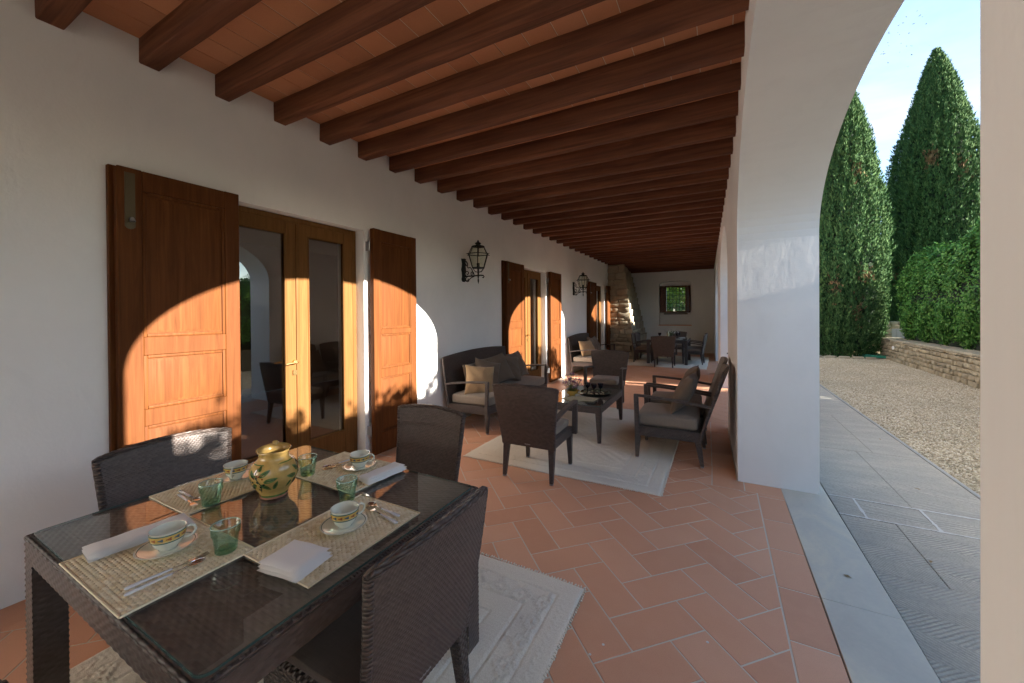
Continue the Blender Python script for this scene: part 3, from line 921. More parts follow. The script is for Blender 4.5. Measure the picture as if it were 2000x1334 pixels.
# ------------------------------------------------------------------ ceiling
def build_ceiling():
    ce = obj('ceiling', G().box(-3.8, .74, -5.2, 17.0, 3.3935, 3.52), M['grout'], kind='structure')
    obj('roof', G().box(-8.4, .74, -5.6, 17.4, 3.56, 3.8), M['terra_i'], kind='structure')
    y0, d, w = .6628, .4386, .1074
    meshes = []
    for k in range(5):
        g = G()
        n = 26; L = 3.62
        P = []
        xs = np.linspace(0, L, n)
        prof = [(-w / 2, .16), (-w / 2, .006), (-w / 2 + .006, 0), (w / 2 - .006, 0), (w / 2, .006), (w / 2, .16)]
        arr = np.zeros((n, len(prof), 3))
        ph = rng.uniform(0, 6, 6)
        for i, x in enumerate(xs):
            wy = .0025 * math.sin(x * 2.1 + ph[0]) + .001 * math.sin(x * 9 + ph[1]); wz = .0025 * math.sin(x * 1.7 + ph[2]) + .001 * math.sin(x * 11 + ph[3])
            for j, (py, pz) in enumerate(prof):
                arr[i, j] = (x, py + wy + rng.normal(0, .0006), pz + (wz if pz < .1 else 0) + (rng.normal(0, .0006) if pz < .1 else 0))
        g.grid(arr)
        meshes.append(mesh_of(g, M['beam_wood'], 0, 1, 50, 'beam'))
    for i in range(-11, 37):
        y = y0 + d * i + w / 2
        if y > YEND - .02: break
        if y < -4: continue
        b = link('beam', meshes[(i * 3 + (i // 4)) % 5], ce)
        b.location = (-3.40, y, 3.23 + .0 )
        jr = random.Random(i * 13 + 5)
        b.location.y += jr.uniform(-.006, .006); b.location.z += jr.uniform(-.004, .004)
        b.rotation_euler = (jr.uniform(-.02, .02), 0, jr.uniform(-.0012, .0012)); b.scale = (1, jr.uniform(.93, 1.08), 1)
    tm = mesh_of(G().box(-.099, .099, -.2155, .2155, 0, .02), M['ceil'], .0015, 1, 35, 'ceiling_tile')
    tiles = []
    for i in range(-11, 37):
        yc = y0 + d * i + w / 2 + d / 2
        if yc > YEND: break
        for k in range(18):
            x = -3.37 + .0 + .2035 * (k + .5)
            if x > .25: continue
            tiles.append((x, yc))
    def sc(p):
        x, y = p
        dep = -.471 * x + .882 * y; lat = .882 * x + .471 * y
        if dep < .3 or abs(lat / dep) > 1.4 or (1.84 / dep) > .93: return 500 + abs(dep)
        return y
    tiles.sort(key=sc)
    for x, y in tiles[:300]:
        o = link('ceiling_tile', tm, ce); o.location = (x, y, 3.39 + random.uniform(-.0012, .0012))
    g = G()
    for x, y in tiles[300:]:
        g.box(x - .0995, x + .0995, y - .2155, y + .2155, 3.39, 3.41)
    obj('ceiling_tiling', g, M['ceil_i'], ce, kind='stuff', sharp=0)
build_ceiling()

# ------------------------------------------------------------------ stone buttress
def stone_mesh(k, mat, rough=.10, bev=.16):
    """unit stone 1x1x1 centred in x,z; face towards -y"""
    r = random.Random(k)
    g = G()
    j = lambda s=.09: r.uniform(-s, s)
    p = [(-.5 + j(), -.5 + j(.2), -.5 + j()), (.5 + j(), -.5 + j(.2), -.5 + j()), (.5, .5, -.5), (-.5, .5, -.5),
         (-.5 + j(), -.5 + j(.2), .5 + j()), (.5 + j(), -.5 + j(.2), .5 + j()), (.5, .5, .5), (-.5, .5, .5)]
    g.hexa(p)
    return mesh_of(g, mat, bev * .7, 2, 60, 'stone')
def build_buttress():
    b = thing('stone_buttress', 'tapering rough stone buttress in the corner by the far doorway', 'buttress', (-3.37, 13.35, 0))
    H = 3.23
    # core: bottom x 0..0.93, top 0..0.60; side face slopes back to the end wall
    D = 3.25
    core = G().hexa([(0, .05, 0), (.88, .05, 0), (.88, D, 0), (0, D, 0), (0, .05, H), (.50, .05, H), (.12, D, H), (0, D, H)])
    core.v = [v for v in core.v]
    obj('mortar_core', core, M['mortar'], b)
    ms = [stone_mesh(100 + k, M['rubble']) for k in range(8)]
    z = 0.0
    r = random.Random(3)
    while z < H - .03:
        h = r.uniform(.08, .19) if z < 1.9 else r.uniform(.12, .26)
        h = min(h, H - z)
        wtot = .93 - (.93 - .56) * (z + h / 2) / H
        x = 0.0
        while x < wtot - .02:
            w = r.uniform(.14, .42)
            if wtot - x - w < .12: w = wtot - x
            s = link('stone', r.choice(ms), b)
            s.location = (x + w / 2, .04 + .0 + r.uniform(-.012, .012), z + h / 2)
            s.scale = ((w - .014), .12, (h - .014))
            s.rotation_euler = (0, r.uniform(-.03, .03), 0)
            x += w
        z += h
    # side face stones
    z = 0.0
    while z < H - .05:
        h = min(r.uniform(.14, .30), H - z)
        y = .12
        f = (z + h / 2) / H
        while y < D - .1:
            w = min(r.uniform(.2, .5), D - y)
            t0 = (y + w / 2) / D
            xs = .88 + (.50 - .38 * t0 - .88) * f
            s = link('stone', r.choice(ms), b)
            s.location = (xs + .0, y + w / 2, z + h / 2)
            s.rotation_euler = (0, 0, PI / 2 + .115 * f)
            s.scale = (w - .012, .09, h - .012)
            y += w
        z += h
build_buttress()

# ------------------------------------------------------------------ lanterns
def make_lantern(y):
    L = thing('wall_lantern', '', 'lantern', (-3.37, y, 0))
    g = G()
    pts = [(.006, 2.04), (.03, 2.05), (.045, 2.08), (.03, 2.12), (.035, 2.18), (.05, 2.22), (.035, 2.27), (.03, 2.32), (.045, 2.37), (.05, 2.385), (.0, 2.39)]
    out = [(.0, p[0] * 1.0, p[1]) for p in pts]
    n = len(pts)
    vs = [(0, p[0], p[1]) for p in pts] + [(0, -p[0], p[1]) for p in pts] + [(.03, p[0] * .7, p[1]) for p in pts] + [(.03, -p[0] * .7, p[1]) for p in pts]
    fs = []
    for i in range(n - 1):
        fs += [(i, i + 1, 2 * n + i + 1, 2 * n + i), (n + i + 1, n + i, 3 * n + i, 3 * n + i + 1), (2 * n + i, 2 * n + i + 1, 3 * n + i + 1, 3 * n + i)]
    g.add(vs, fs)
    obj('wall_plate', g, M['iron'], L)
    g = G()
    cx = .27
    g.tube([(.02, 0, 2.12), (cx + .04, 0, 2.125), (cx + .085, 0, 2.12), (cx + .10, 0, 2.10), (cx + .085, 0, 2.085), (cx + .07, 0, 2.095)], [.010, .010, .009, .008, .007, .006], 8)
    def spiral(x, z, r0, a0, turns, sgn=1, r=.0065):
        P = []
        for k in range(16):
            t = k / 15
            rr = r0 * (1 - .8 * t); a = a0 + sgn * turns * 2 * PI * t
            P.append((x + rr * math.cos(a), 0, z + rr * math.sin(a)))
        g.tube(P, r, 6)
    spiral(.075, 2.165, .045, -PI / 2, 1.2, -1); spiral(.17, 2.16, .035, -PI / 2, 1.2, -1); spiral(.085, 2.07, .045, PI / 2, 1.1, 1)
    g.tube([(.03, 0, 2.06), (.07, 0, 2.055), (.11, 0, 2.07), (.15, 0, 2.10), (.20, 0, 2.115)], .007, 6)
    g.tube([(.03, 0, 2.34), (.06, 0, 2.345), (.085, 0, 2.31), (.075, 0, 2.27), (.09, 0, 2.245), (.13, 0, 2.25), (.16, 0, 2.22), (.175, 0, 2.17), (.20, 0, 2.14)], .007, 6)
    spiral(.06, 2.30, .03, PI / 2, 1.0, -1)
    g.tube([(cx, 0, 2.005), (cx, 0, 2.03), (cx, 0, 2.06), (cx, 0, 2.08), (cx, 0, 2.10), (cx, 0, 2.16), (cx, 0, 2.23)], [.003, .010, .013, .007, .012, .012, .014], 8)
    obj('scroll_bracket', g, M['iron'], L)
    n = 6; a0 = 0
    def ring(r, z): return [(cx + r * math.cos(a0 + 2 * PI * k / n), r * math.sin(a0 + 2 * PI * k / n), z) for k in range(n)]
    r1, r2, r3 = .095, .155, .095
    z1, z2, z3, z4 = 2.235, 2.43, 2.545, 2.565
    A, B, D_ = ring(r1, z1), ring(r2, z2), ring(r3, z3)
    for k in range(n):
        q = (k + 1) % n
        gp = G().add([A[k], A[q], B[q], B[k]], [(0, 1, 2, 3)]); obj('glass_pane', gp, M['lampglass'], L, sharp=0)
        gp = G().add([B[k], B[q], D_[q], D_[k]], [(0, 1, 2, 3)]); obj('glass_pane', gp, M['lampglass'], L, sharp=0)
    g = G()
    for k in range(n):
        q = (k + 1) % n
        g.tube([A[k], B[k], D_[k]], .0065, 5)
        g.tube([A[k], A[q]], .007, 5); g.tube([D_[k], D_[q]], .007, 5)
        Bo = [(cx + (b[0] - cx) * 1.12, b[1] * 1.12, b[2]) for b in B]
        g.hexa([B[k], Bo[k], Bo[q], B[q], (B[k][0], B[k][1], z2 + .012), (Bo[k][0], Bo[k][1], z2 + .008), (Bo[q][0], Bo[q][1], z2 + .008), (B[q][0], B[q][1], z2 + .012)])
        g.tube([(cx, 0, 2.17), (cx + (A[k][0] - cx) * .55, A[k][1] * .55, 2.18), A[k]], .0045, 5)
        g.tube([Bo[k], (cx + (b_ := (B[k][0] - cx)) * 1.28, B[k][1] * 1.28, z2 + .004)], [.005, .001], 5)
    g.lathe([(r1, z1 - .004), (.02, z1 - .006)], 6, (cx, 0, 0))
    obj('iron_cage', g, M['iron'], L)
    g = G().lathe([(.10, z3), (.085, z3 + .012), (.045, z3 + .02), (.03, z3 + .035), (.05, z3 + .05), (.03, z3 + .062), (.014, z3 + .072), (.012, z3 + .085), (.001, z3 + .10)], 12, (cx, 0, 0))
    obj('finial_cap', g, M['iron'], L)
    g = G().lathe([(.0, z1), (.022, z1), (.022, z1 + .07), (.0, z1 + .07)], 10, (cx, 0, 0))
    obj('lamp_socket', g, M['iron'], L)
    g = G().lathe([(.016, z1 + .07), (.02, z1 + .12), (.016, z1 + .16), (.0, z1 + .17)], 10, (cx, 0, 0))
    obj('bulb', g, M['bulb'], L)
    return L
la = make_lantern(4.76)
la['label'] = 'black iron wall lantern nearest the camera, left of the middle doorway'
la['group'] = 'iron lanterns on the house wall'
dup(la, (-3.37, 9.74, 0), 0, 'black iron wall lantern farther back, between the middle and far doorways')

# ------------------------------------------------------------------ rattan furniture
def slab(fn, ulen, vlen, t, nu, nv, disp=0, pu=.008, pv=.0095, g=None):
    """closed curved slab; fn(u,v in 0..1)->point arrays, thickness t"""
    g = g or G()
    u = np.linspace(0, 1, nu); v = np.linspace(0, 1, nv)
    Ug, Vg = np.meshgrid(u, v, indexing='ij')
    P = fn(Ug, Vg)
    du = np.gradient(P, axis=0); dv = np.gradient(P, axis=1)
    N = np.cross(du, dv); N /= np.linalg.norm(N, axis=2, keepdims=True) + 1e-9
    h = weave(Ug * ulen, Vg * vlen, pu, pv) * disp if disp else np.zeros_like(Ug)
    A = P + N * (t / 2 + h)[..., None]; B = P - N * (t / 2 + h)[..., None]
    uv = np.stack([Ug * ulen, Vg * vlen], 2)
    g.grid(A, uv); g.grid(B[::-1], uv[::-1])
    # rim
    def border(X): return np.concatenate([X[:, 0], X[-1, 1:], X[-2::-1, -1], X[0, -2:0:-1]])
    a, b = border(A), border(B)
    Nn = len(a)
    c = border(P)
    o = np.stack([a, b], 0)
    cu = np.cumsum(np.linalg.norm(np.diff(c, axis=0, append=c[:1]), axis=1))
    uvr = np.stack([np.stack([cu, np.zeros(Nn)], 1), np.stack([cu, np.full(Nn, t)], 1)], 0)
    fs = []; uvs = []
    for i in range(Nn):
        j = (i + 1) % Nn
        fs.append((i, j, Nn + j, Nn + i)); uvs.append([tuple(uvr[0, i]), (uvr[0, i][0] + .01, 0), (uvr[0, i][0] + .01, t), tuple(uvr[1, i])])
    g.add(np.concatenate([a, b]).tolist(), fs, uvs)
    return g

def back_fn(wb, wt, z0, z1, yb, yt, curve=.03, crest=.02, ycurve=.02):
    def fn(U, V):
        s = (U - .5) * 2
        w = (wb + (wt - wb) * V ** 1.3) / 2
        z = z0 + (z1 - z0) * V + crest * (1 - s ** 2) * V ** 3
        y = yb + (yt - yb) * V ** 1.25 + curve * s ** 2 * V - ycurve * np.sin(PI * V) * .5
        return np.stack([s * w, y, z], 2)
    return fn

def rounded_box(g, x0, x1, y0, y1, z0, z1, puff=.012, n=10):
    """soft cushion box"""
    start = len(g.v)
    def face(fx):
        u = np.linspace(-1, 1, n); U, V = np.meshgrid(u, u, indexing='ij')
        return fx(U, V)
    cx, cy, cz = (x0 + x1) / 2, (y0 + y1) / 2, (z0 + z1) / 2
    hx, hy, hz = (x1 - x0) / 2, (y1 - y0) / 2, (z1 - z0) / 2
    r = min(hx, hy, hz) * .55
    def rnd(P):
        q = P * np.array([hx, hy, hz])
        inner = np.array([hx - r, hy - r, hz - r])
        c = np.clip(q, -inner, inner); d = q - c
        L = np.linalg.norm(d, axis=2, keepdims=True); L[L == 0] = 1
        q = c + d / L * np.minimum(r, L * 1.0)
        a = 1 - np.abs(P[..., 0]) ** 4; b = 1 - np.abs(P[..., 1]) ** 4
        q[..., 2] += np.sign(P[..., 2]) * (np.abs(P[..., 2]) > .99) * puff * a * b
        return q + np.array([cx, cy, cz])
    def warp(u): return np.sign(u) * np.abs(u) ** .6
    u = warp(np.linspace(-1, 1, n)); U, V = np.meshgrid(u, u, indexing='ij'); O = np.ones_like(U)
    for F in (np.stack([U, V, O], 2), np.stack([V, U, -O], 2), np.stack([V, O, U], 2), np.stack([U, -O, V], 2), np.stack([O, U, V], 2), np.stack([-O, V, U], 2)):
        g.grid(rnd(F))
    return g

def seat_unit(kind):
    """builds and returns a chair at the origin facing +y"""
    if kind == 'side': W, D, f0, f1, bt, wt, lean, arm, disp = .50, .48, .335, .42, .87, .56, .10, False, .0034
    elif kind == 'arm': W, D, f0, f1, bt, wt, lean, arm, disp = .52, .54, .31, .395, .87, .64, .10, True, .004
    elif kind == 'lounge': W, D, f0, f1, bt, wt, lean, arm, disp = .66, .64, .245, .345, .96, .64, .24, True, .004
    else: W, D, f0, f1, bt, wt, lean, arm, disp = 1.95, .64, .245, .345, .955, 2.0, .08, True, 0
    nm = {'side': 'dining_chair', 'arm': 'armchair', 'lounge': 'lounge_chair', 'sofa': 'sofa'}[kind]
    root = thing(nm, '', {'side': 'chair', 'arm': 'armchair', 'lounge': 'armchair', 'sofa': 'sofa'}[kind])
    yb = -D / 2; yf = D / 2
    top = .058; bot = .034
    for sx in (-1, 1):
        g = G().leg(sx * (W / 2 - bot / 2 - .004), yf - .022, bot, bot, .012, sx * (W / 2 - top / 2), yf - top / 2, top, top, f0 + .01)
        l = obj('leg', g, M['rattan'], root, bevel=.005)
        obj('foot_cap', G().leg(sx * (W / 2 - bot / 2 - .004), yf - .022, bot * .9, bot * .9, 0, sx * (W / 2 - bot / 2 - .004), yf - .022, bot * .95, bot * .95, .012), M['galv'], l)
        g = G().leg(sx * (W / 2 - bot / 2 - .004), yb - .01, bot, bot, .012, sx * (W / 2 - top / 2), yb + top / 2, top, top, f0 + .01)
        l = obj('leg', g, M['rattan'], root, bevel=.005)
        obj('foot_cap', G().leg(sx * (W / 2 - bot / 2 - .004), yb - .01, bot * .9, bot * .9, 0, sx * (W / 2 - bot / 2 - .004), yb - .01, bot * .95, bot * .95, .012), M['galv'], l)
    obj('seat_frame', G().box(-W / 2, W / 2, yb, yf, f0, f1), M['rattan'], root, bevel=.008, seg=2)
    if kind == 'side':
        g = rounded_box(G(), -W / 2 + .022, W / 2 - .022, yb + .03, yf - .015, f1 - .01, f1 + .028, .008)
        obj('seat', g, M['seatcloth'], root, sharp=0)
    else:
        m = .012 if kind != 'arm' else .02
        th = .075 if kind == 'arm' else .13
        if kind == 'sofa':
            for (a, b) in ((-W / 2 + .04, -.003), (.003, W / 2 - .04)):
                obj('seat_cushion', rounded_box(G(), a, b, yb + .03, yf - .01, f1, f1 + th, .012), M['cushion'], root, sharp=0)
        else:
            obj('seat_cushion', rounded_box(G(), -W / 2 + .035, W / 2 - .035, yb + .03, yf - .01, f1, f1 + th, .014), M['cushion'], root, sharp=0)
    crest = .05 if kind == 'sofa' else .022
    H = bt - f0
    if kind == 'side': nu, nv = 156, 230
    elif kind == 'sofa': nu, nv = 40, 14
    else: nu, nv = 130, 200
    fn = back_fn(W * .99, wt, f0 - (.0), bt, yb + .012, yb - lean, .035 if kind != 'sofa' else .02, crest, .03 if kind != 'sofa' else .02)
    g = slab(fn, W, H, .026, nu, nv, disp) if kind == 'side' else slab(fn, W, H, .026, nu, nv, disp, .0125, .014)
    obj('backrest', g, (M['rattan_geo'] if kind == 'side' else M['rattan_geo2']) if disp else M['rattan'], root, sharp=60 if disp else 40)
    # wrapped rim along the sides and top of the back
    s = np.linspace(0, 1, 24)
    path = [fn(np.array([[0.]]), np.array([[v]]))[0, 0] for v in s] + [fn(np.array([[u]]), np.array([[1.]]))[0, 0] for u in np.linspace(0, 1, 60 if kind == 'sofa' else 44)[1:-1]] + [fn(np.array([[1.]]), np.array([[v]]))[0, 0] for v in s[::-1]]
    n = len(path)
    rr = [.0165 + (.0012 if i % 2 else 0) for i in range(n)]
    obj('back_rim', G().tube([tuple(p) for p in path], rr, 8), M['rattan_wide'], root, sharp=60)
    if arm:
        za = .655 if kind == 'arm' else .67
        ab = f1 + (.20 if kind == 'arm' else .26)
        v = (ab - f0) / (bt - f0)
        for sx in (-1, 1):
            pb = fn(np.array([[0. if sx < 0 else 1.]]), np.array([[v]]))[0, 0]
            xa = sx * (W / 2 + (.03 if kind == 'arm' else -.012))
            if kind == 'arm':
                P = [(pb[0], pb[1], pb[2])]
                for t in np.linspace(.12, 1, 9):
                    P.append((pb[0] + (xa - pb[0]) * min(1, t * 1.5), pb[1] + (yf - .03 - pb[1]) * t, pb[2] + (za - pb[2]) * math.sin(t * PI / 2) ** .9))
                P[-1] = (xa, yf - .02, za)
            else:
                P = [(pb[0] * 1.0, pb[1], pb[2])]
                for t in np.linspace(.15, 1, 8):
                    P.append((xa, pb[1] + (yf - .02 - pb[1]) * t, pb[2] + (za - pb[2]) * t + .012 * math.sin(t * PI)))
            w = .052 if kind == 'arm' else .042
            g = G().sweep(P, w, .026)
            o = obj('armrest', g, M['rattan'], root, bevel=.006)
            g = G().leg(xa * (1.0), yf - .028, w * .98, .05, f0 + .02, xa, yf - .014, w * .98, .045, za + .012)
            obj('arm_post', g, M['rattan'], root, bevel=.006)
    if kind in ('side', 'arm'):
        g = G().box(-.028, .028, yb - .008, yb - .002, f0 + .02, f0 + .033)
        o = obj('back_tag', g, M['galv'], root)
    return root

side = seat_unit('side')
def place(first, loc, rz, label, grp):
    if not first.get('label'):
        first.location = loc; first.rotation_euler = (0, 0, rz); first['label'] = label; first['group'] = grp
        return first
    return dup(first, loc, rz, label, grp)
GD = 'rattan chairs around the near dining table'
place(side, (-2.29, .955, 0), -PI / 2, 'armless dark rattan dining chair against the white wall, behind the near dining table', GD)
place(side, (-1.785, 1.815, 0), PI + R(1.5), 'armless dark rattan dining chair at the far end of the near dining table', GD)
place(side, (-1.11, .985, 0), PI / 2, 'armless dark rattan dining chair in the foreground, its back to the arches', GD)
place(side, (-1.72, .08, 0), R(2), 'dining chair at the near end of the near table, only its seat edge in view', GD)
armc = seat_unit('arm')
place(armc, (-1.575, 3.50, 0.006), R(1), 'dark rattan armchair, back to the camera, on the near edge of the lounge rug', 'rattan armchairs')
place(armc, (-1.68, 6.50, 0.0), PI + R(3), 'dark rattan armchair facing the camera beyond the coffee table', 'rattan armchairs')
GF = 'rattan armchairs around the far dining table'
place(armc, (-1.37, 11.93, .006), R(0), 'rattan armchair, back to the camera, at the near end of the far table', GF)
place(armc, (-2.10, 12.85, .006), -PI / 2 + R(4), 'nearer rattan armchair on the stone buttress side of the far dining table', GF)
place(armc, (-2.10, 13.55, .006), -PI / 2 - R(3), 'farther rattan armchair on the stone buttress side of the far dining table', GF)
place(armc, (-.68, 12.95, .006), PI / 2 - R(3), 'nearer rattan armchair on the arcade side of the far dining table', GF)
place(armc, (-.68, 13.62, .006), PI / 2 + R(3), 'farther rattan armchair on the arcade side of the far dining table', GF)
place(armc, (-1.30, 14.5, .006), PI, 'rattan armchair at the far end of the far dining table, below the window', GF)
lou = seat_unit('lounge')
GL = 'low rattan lounge chairs by the arcade'
place(lou, (-.475, 4.585, .006), PI / 2, 'low rattan lounge chair nearest the camera beside the white pier', GL)
place(lou, (-.475, 5.35, .006), PI / 2 + R(1.5), 'low rattan lounge chair behind the nearer one beside the white pier', GL)
sofa = seat_unit('sofa')
place(sofa, (-2.935, 5.19, 0), -PI / 2, 'long rattan sofa against the wall between the nearest and middle doorways', 'rattan sofas')
place(sofa, (-2.935, 10.19, 0), -PI / 2, 'long rattan sofa against the wall between the middle and far doorways', 'rattan sofas')

# throw pillows
def pillow(w, h, t, seed, mat):
    r = np.random.default_rng(seed)
    n = 26
    u = np.linspace(-1, 1, n); U, V = np.meshgrid(u, u, indexing='ij')
    e = (np.clip(1 - np.abs(U) ** 2.4, 0, 1) * np.clip(1 - np.abs(V) ** 2.4, 0, 1)) ** .5
    pin = 1 - .10 * (U ** 2 * (1 - V ** 2) + V ** 2 * (1 - U ** 2)) * 1.2
    X = U * w / 2 * (1 - .10 * V ** 2 * 0 - .09 * (1 - U ** 2) * 0) * (1 - .09 * (1 - V ** 2) * np.abs(U) ** 3)
    Z = V * h / 2 * (1 - .09 * (1 - U ** 2) * np.abs(V) ** 3)
    wr = np.zeros_like(U)
    for k in range(6):
        a = r.uniform(0, PI); f = r.uniform(3, 8); p = r.uniform(0, 6)
        wr += np.sin((U * np.cos(a) + V * np.sin(a)) * f + p + 1.5 * np.sin(U * 2 + V * 3 + p)) * .25
    fold = np.abs(np.sin((np.arctan2(V, U)) * 4 + r.uniform(0, 6))) * np.hypot(U, V) ** 2
    A = t / 2 * e * (1 + .14 * wr) - .022 * fold * e
    B = -t / 2 * e * (1 + .14 * wr[::-1]) + .018 * fold * e
    g = G()
    g.grid(np.stack([X, -B, Z], 2)); g.grid(np.stack([X, -A, Z], 2)[::-1])
    me = mesh_of(g, mat, 0, 1, 0, 'pillow')
    weld(me, .0004); me.shade_smooth()
    return me
def put_pillow(seed, w, h, t, mat, loc, yaw, tilt, roll, label, grp):
    o = link('throw_pillow', pillow(w, h, t, seed, mat))
    Mx = Matrix.Rotation(yaw, 4, 'Z') @ Matrix.Rotation(tilt, 4, 'X') @ Matrix.Rotation(roll, 4, 'Y')
    o.matrix_world = Matrix.Translation(loc) @ Mx
    tag(o, label, 'pillow', grp)
GP = 'throw pillows on the near sofa'
sz = .475
# pillow local face towards -y/+y ; sofa faces +x -> yaw 90
put_pillow(1, .42, .42, .17, M['pillow_tan'], (-2.92, 4.50, sz + .165), PI / 2 - .75, -.40, .12, 'sunlit tan throw pillow at the near end of the near sofa', GP)
put_pillow(2, .42, .42, .16, M['pillow'], (-2.99, 4.80, sz + .21), PI / 2 - .55, -.42, .30, 'second brown throw pillow from the near arm of the near sofa', GP)
put_pillow(3, .46, .46, .16, M['pillow'], (-3.0, 5.14, sz + .235), PI / 2 - .45, -.46, -.22, 'middle brown throw pillow leaning on the back of the near sofa', GP)
put_pillow(4, .44, .44, .16, M['pillow'], (-2.97, 5.44, sz + .21), PI / 2 - .35, -.50, .18, 'crumpled brown throw pillow second from the far arm of the near sofa', GP)
put_pillow(5, .46, .46, .16, M['pillow'], (-3.0, 5.78, sz + .225), PI / 2 - .1, -.46, -.08, 'brown throw pillow closest to the far arm of the near sofa', GP)
put_pillow(6, .38, .38, .14, M['pillow'], (-3.14, 4.66, sz + .19), PI / 2, -.32, 0, 'small dark brown pillow tucked behind the tan one on the near sofa', GP)
GP2 = 'throw pillows on the far sofa'
put_pillow(7, .42, .42, .16, M['pillow_tan'], (-2.98, 9.52, sz + .19), PI / 2 - .3, -.35, .05, 'tan throw pillow nearest the camera on the far sofa', GP2)
put_pillow(8, .42, .42, .16, M['pillow_tan'], (-2.95, 9.78, sz + .19), PI / 2 - .2, -.45, -.1, 'second tan throw pillow from the near arm of the far sofa', GP2)
put_pillow(9, .46, .46, .16, M['pillow'], (-3.02, 10.25, sz + .22), PI / 2, -.40, .3, 'brown throw pillow in the middle of the far sofa', GP2)
put_pillow(10, .46, .46, .16, M['pillow'], (-3.02, 10.62, sz + .22), PI / 2, -.42, -.1, 'brown throw pillow toward the far arm of the far sofa', GP2)
GP3 = 'throw pillows on the lounge chairs'
put_pillow(11, .48, .46, .17, M['pillow'], (-.33, 4.585, .475 + .21), -PI / 2, -.50, .04, 'brown throw pillow on the nearest low lounge chair', GP3)
put_pillow(12, .48, .46, .17, M['pillow'], (-.33, 5.35, .475 + .21), -PI / 2, -.50, -.06, 'brown throw pillow on the second low lounge chair', GP3)

# ------------------------------------------------------------------ tables
def woven_top(x0, x1, y0, y1, z, pu, pv, disp, step):
    nx = int((x1 - x0) / step); ny = int((y1 - y0) / step)
    X, Y = np.meshgrid(np.linspace(x0, x1, nx), np.linspace(y0, y1, ny), indexing='ij')
    Z = z + disp * weave(X, Y, pu, pv)
    return G().grid(np.stack([X, Y, Z], 2), np.stack([X, Y], 2))
def apron_face(g, p0, p1, z0, z1, out, pu=.022, pv=.013, disp=.0036, step=.0038):
    L = math.hypot(p1[0] - p0[0], p1[1] - p0[1]); n = max(2, int(L / step)); m = max(2, int((z1 - z0) / step))
    S, Zz = np.meshgrid(np.linspace(0, L, n), np.linspace(z0, z1, m), indexing='ij')
    h = weave(S, Zz, pu, pv) * disp
    X = p0[0] + (p1[0] - p0[0]) * S / L + out[0] * h; Y = p0[1] + (p1[1] - p0[1]) * S / L + out[1] * h
    g.grid(np.stack([X, Y, Zz], 2), np.stack([S, Zz], 2))
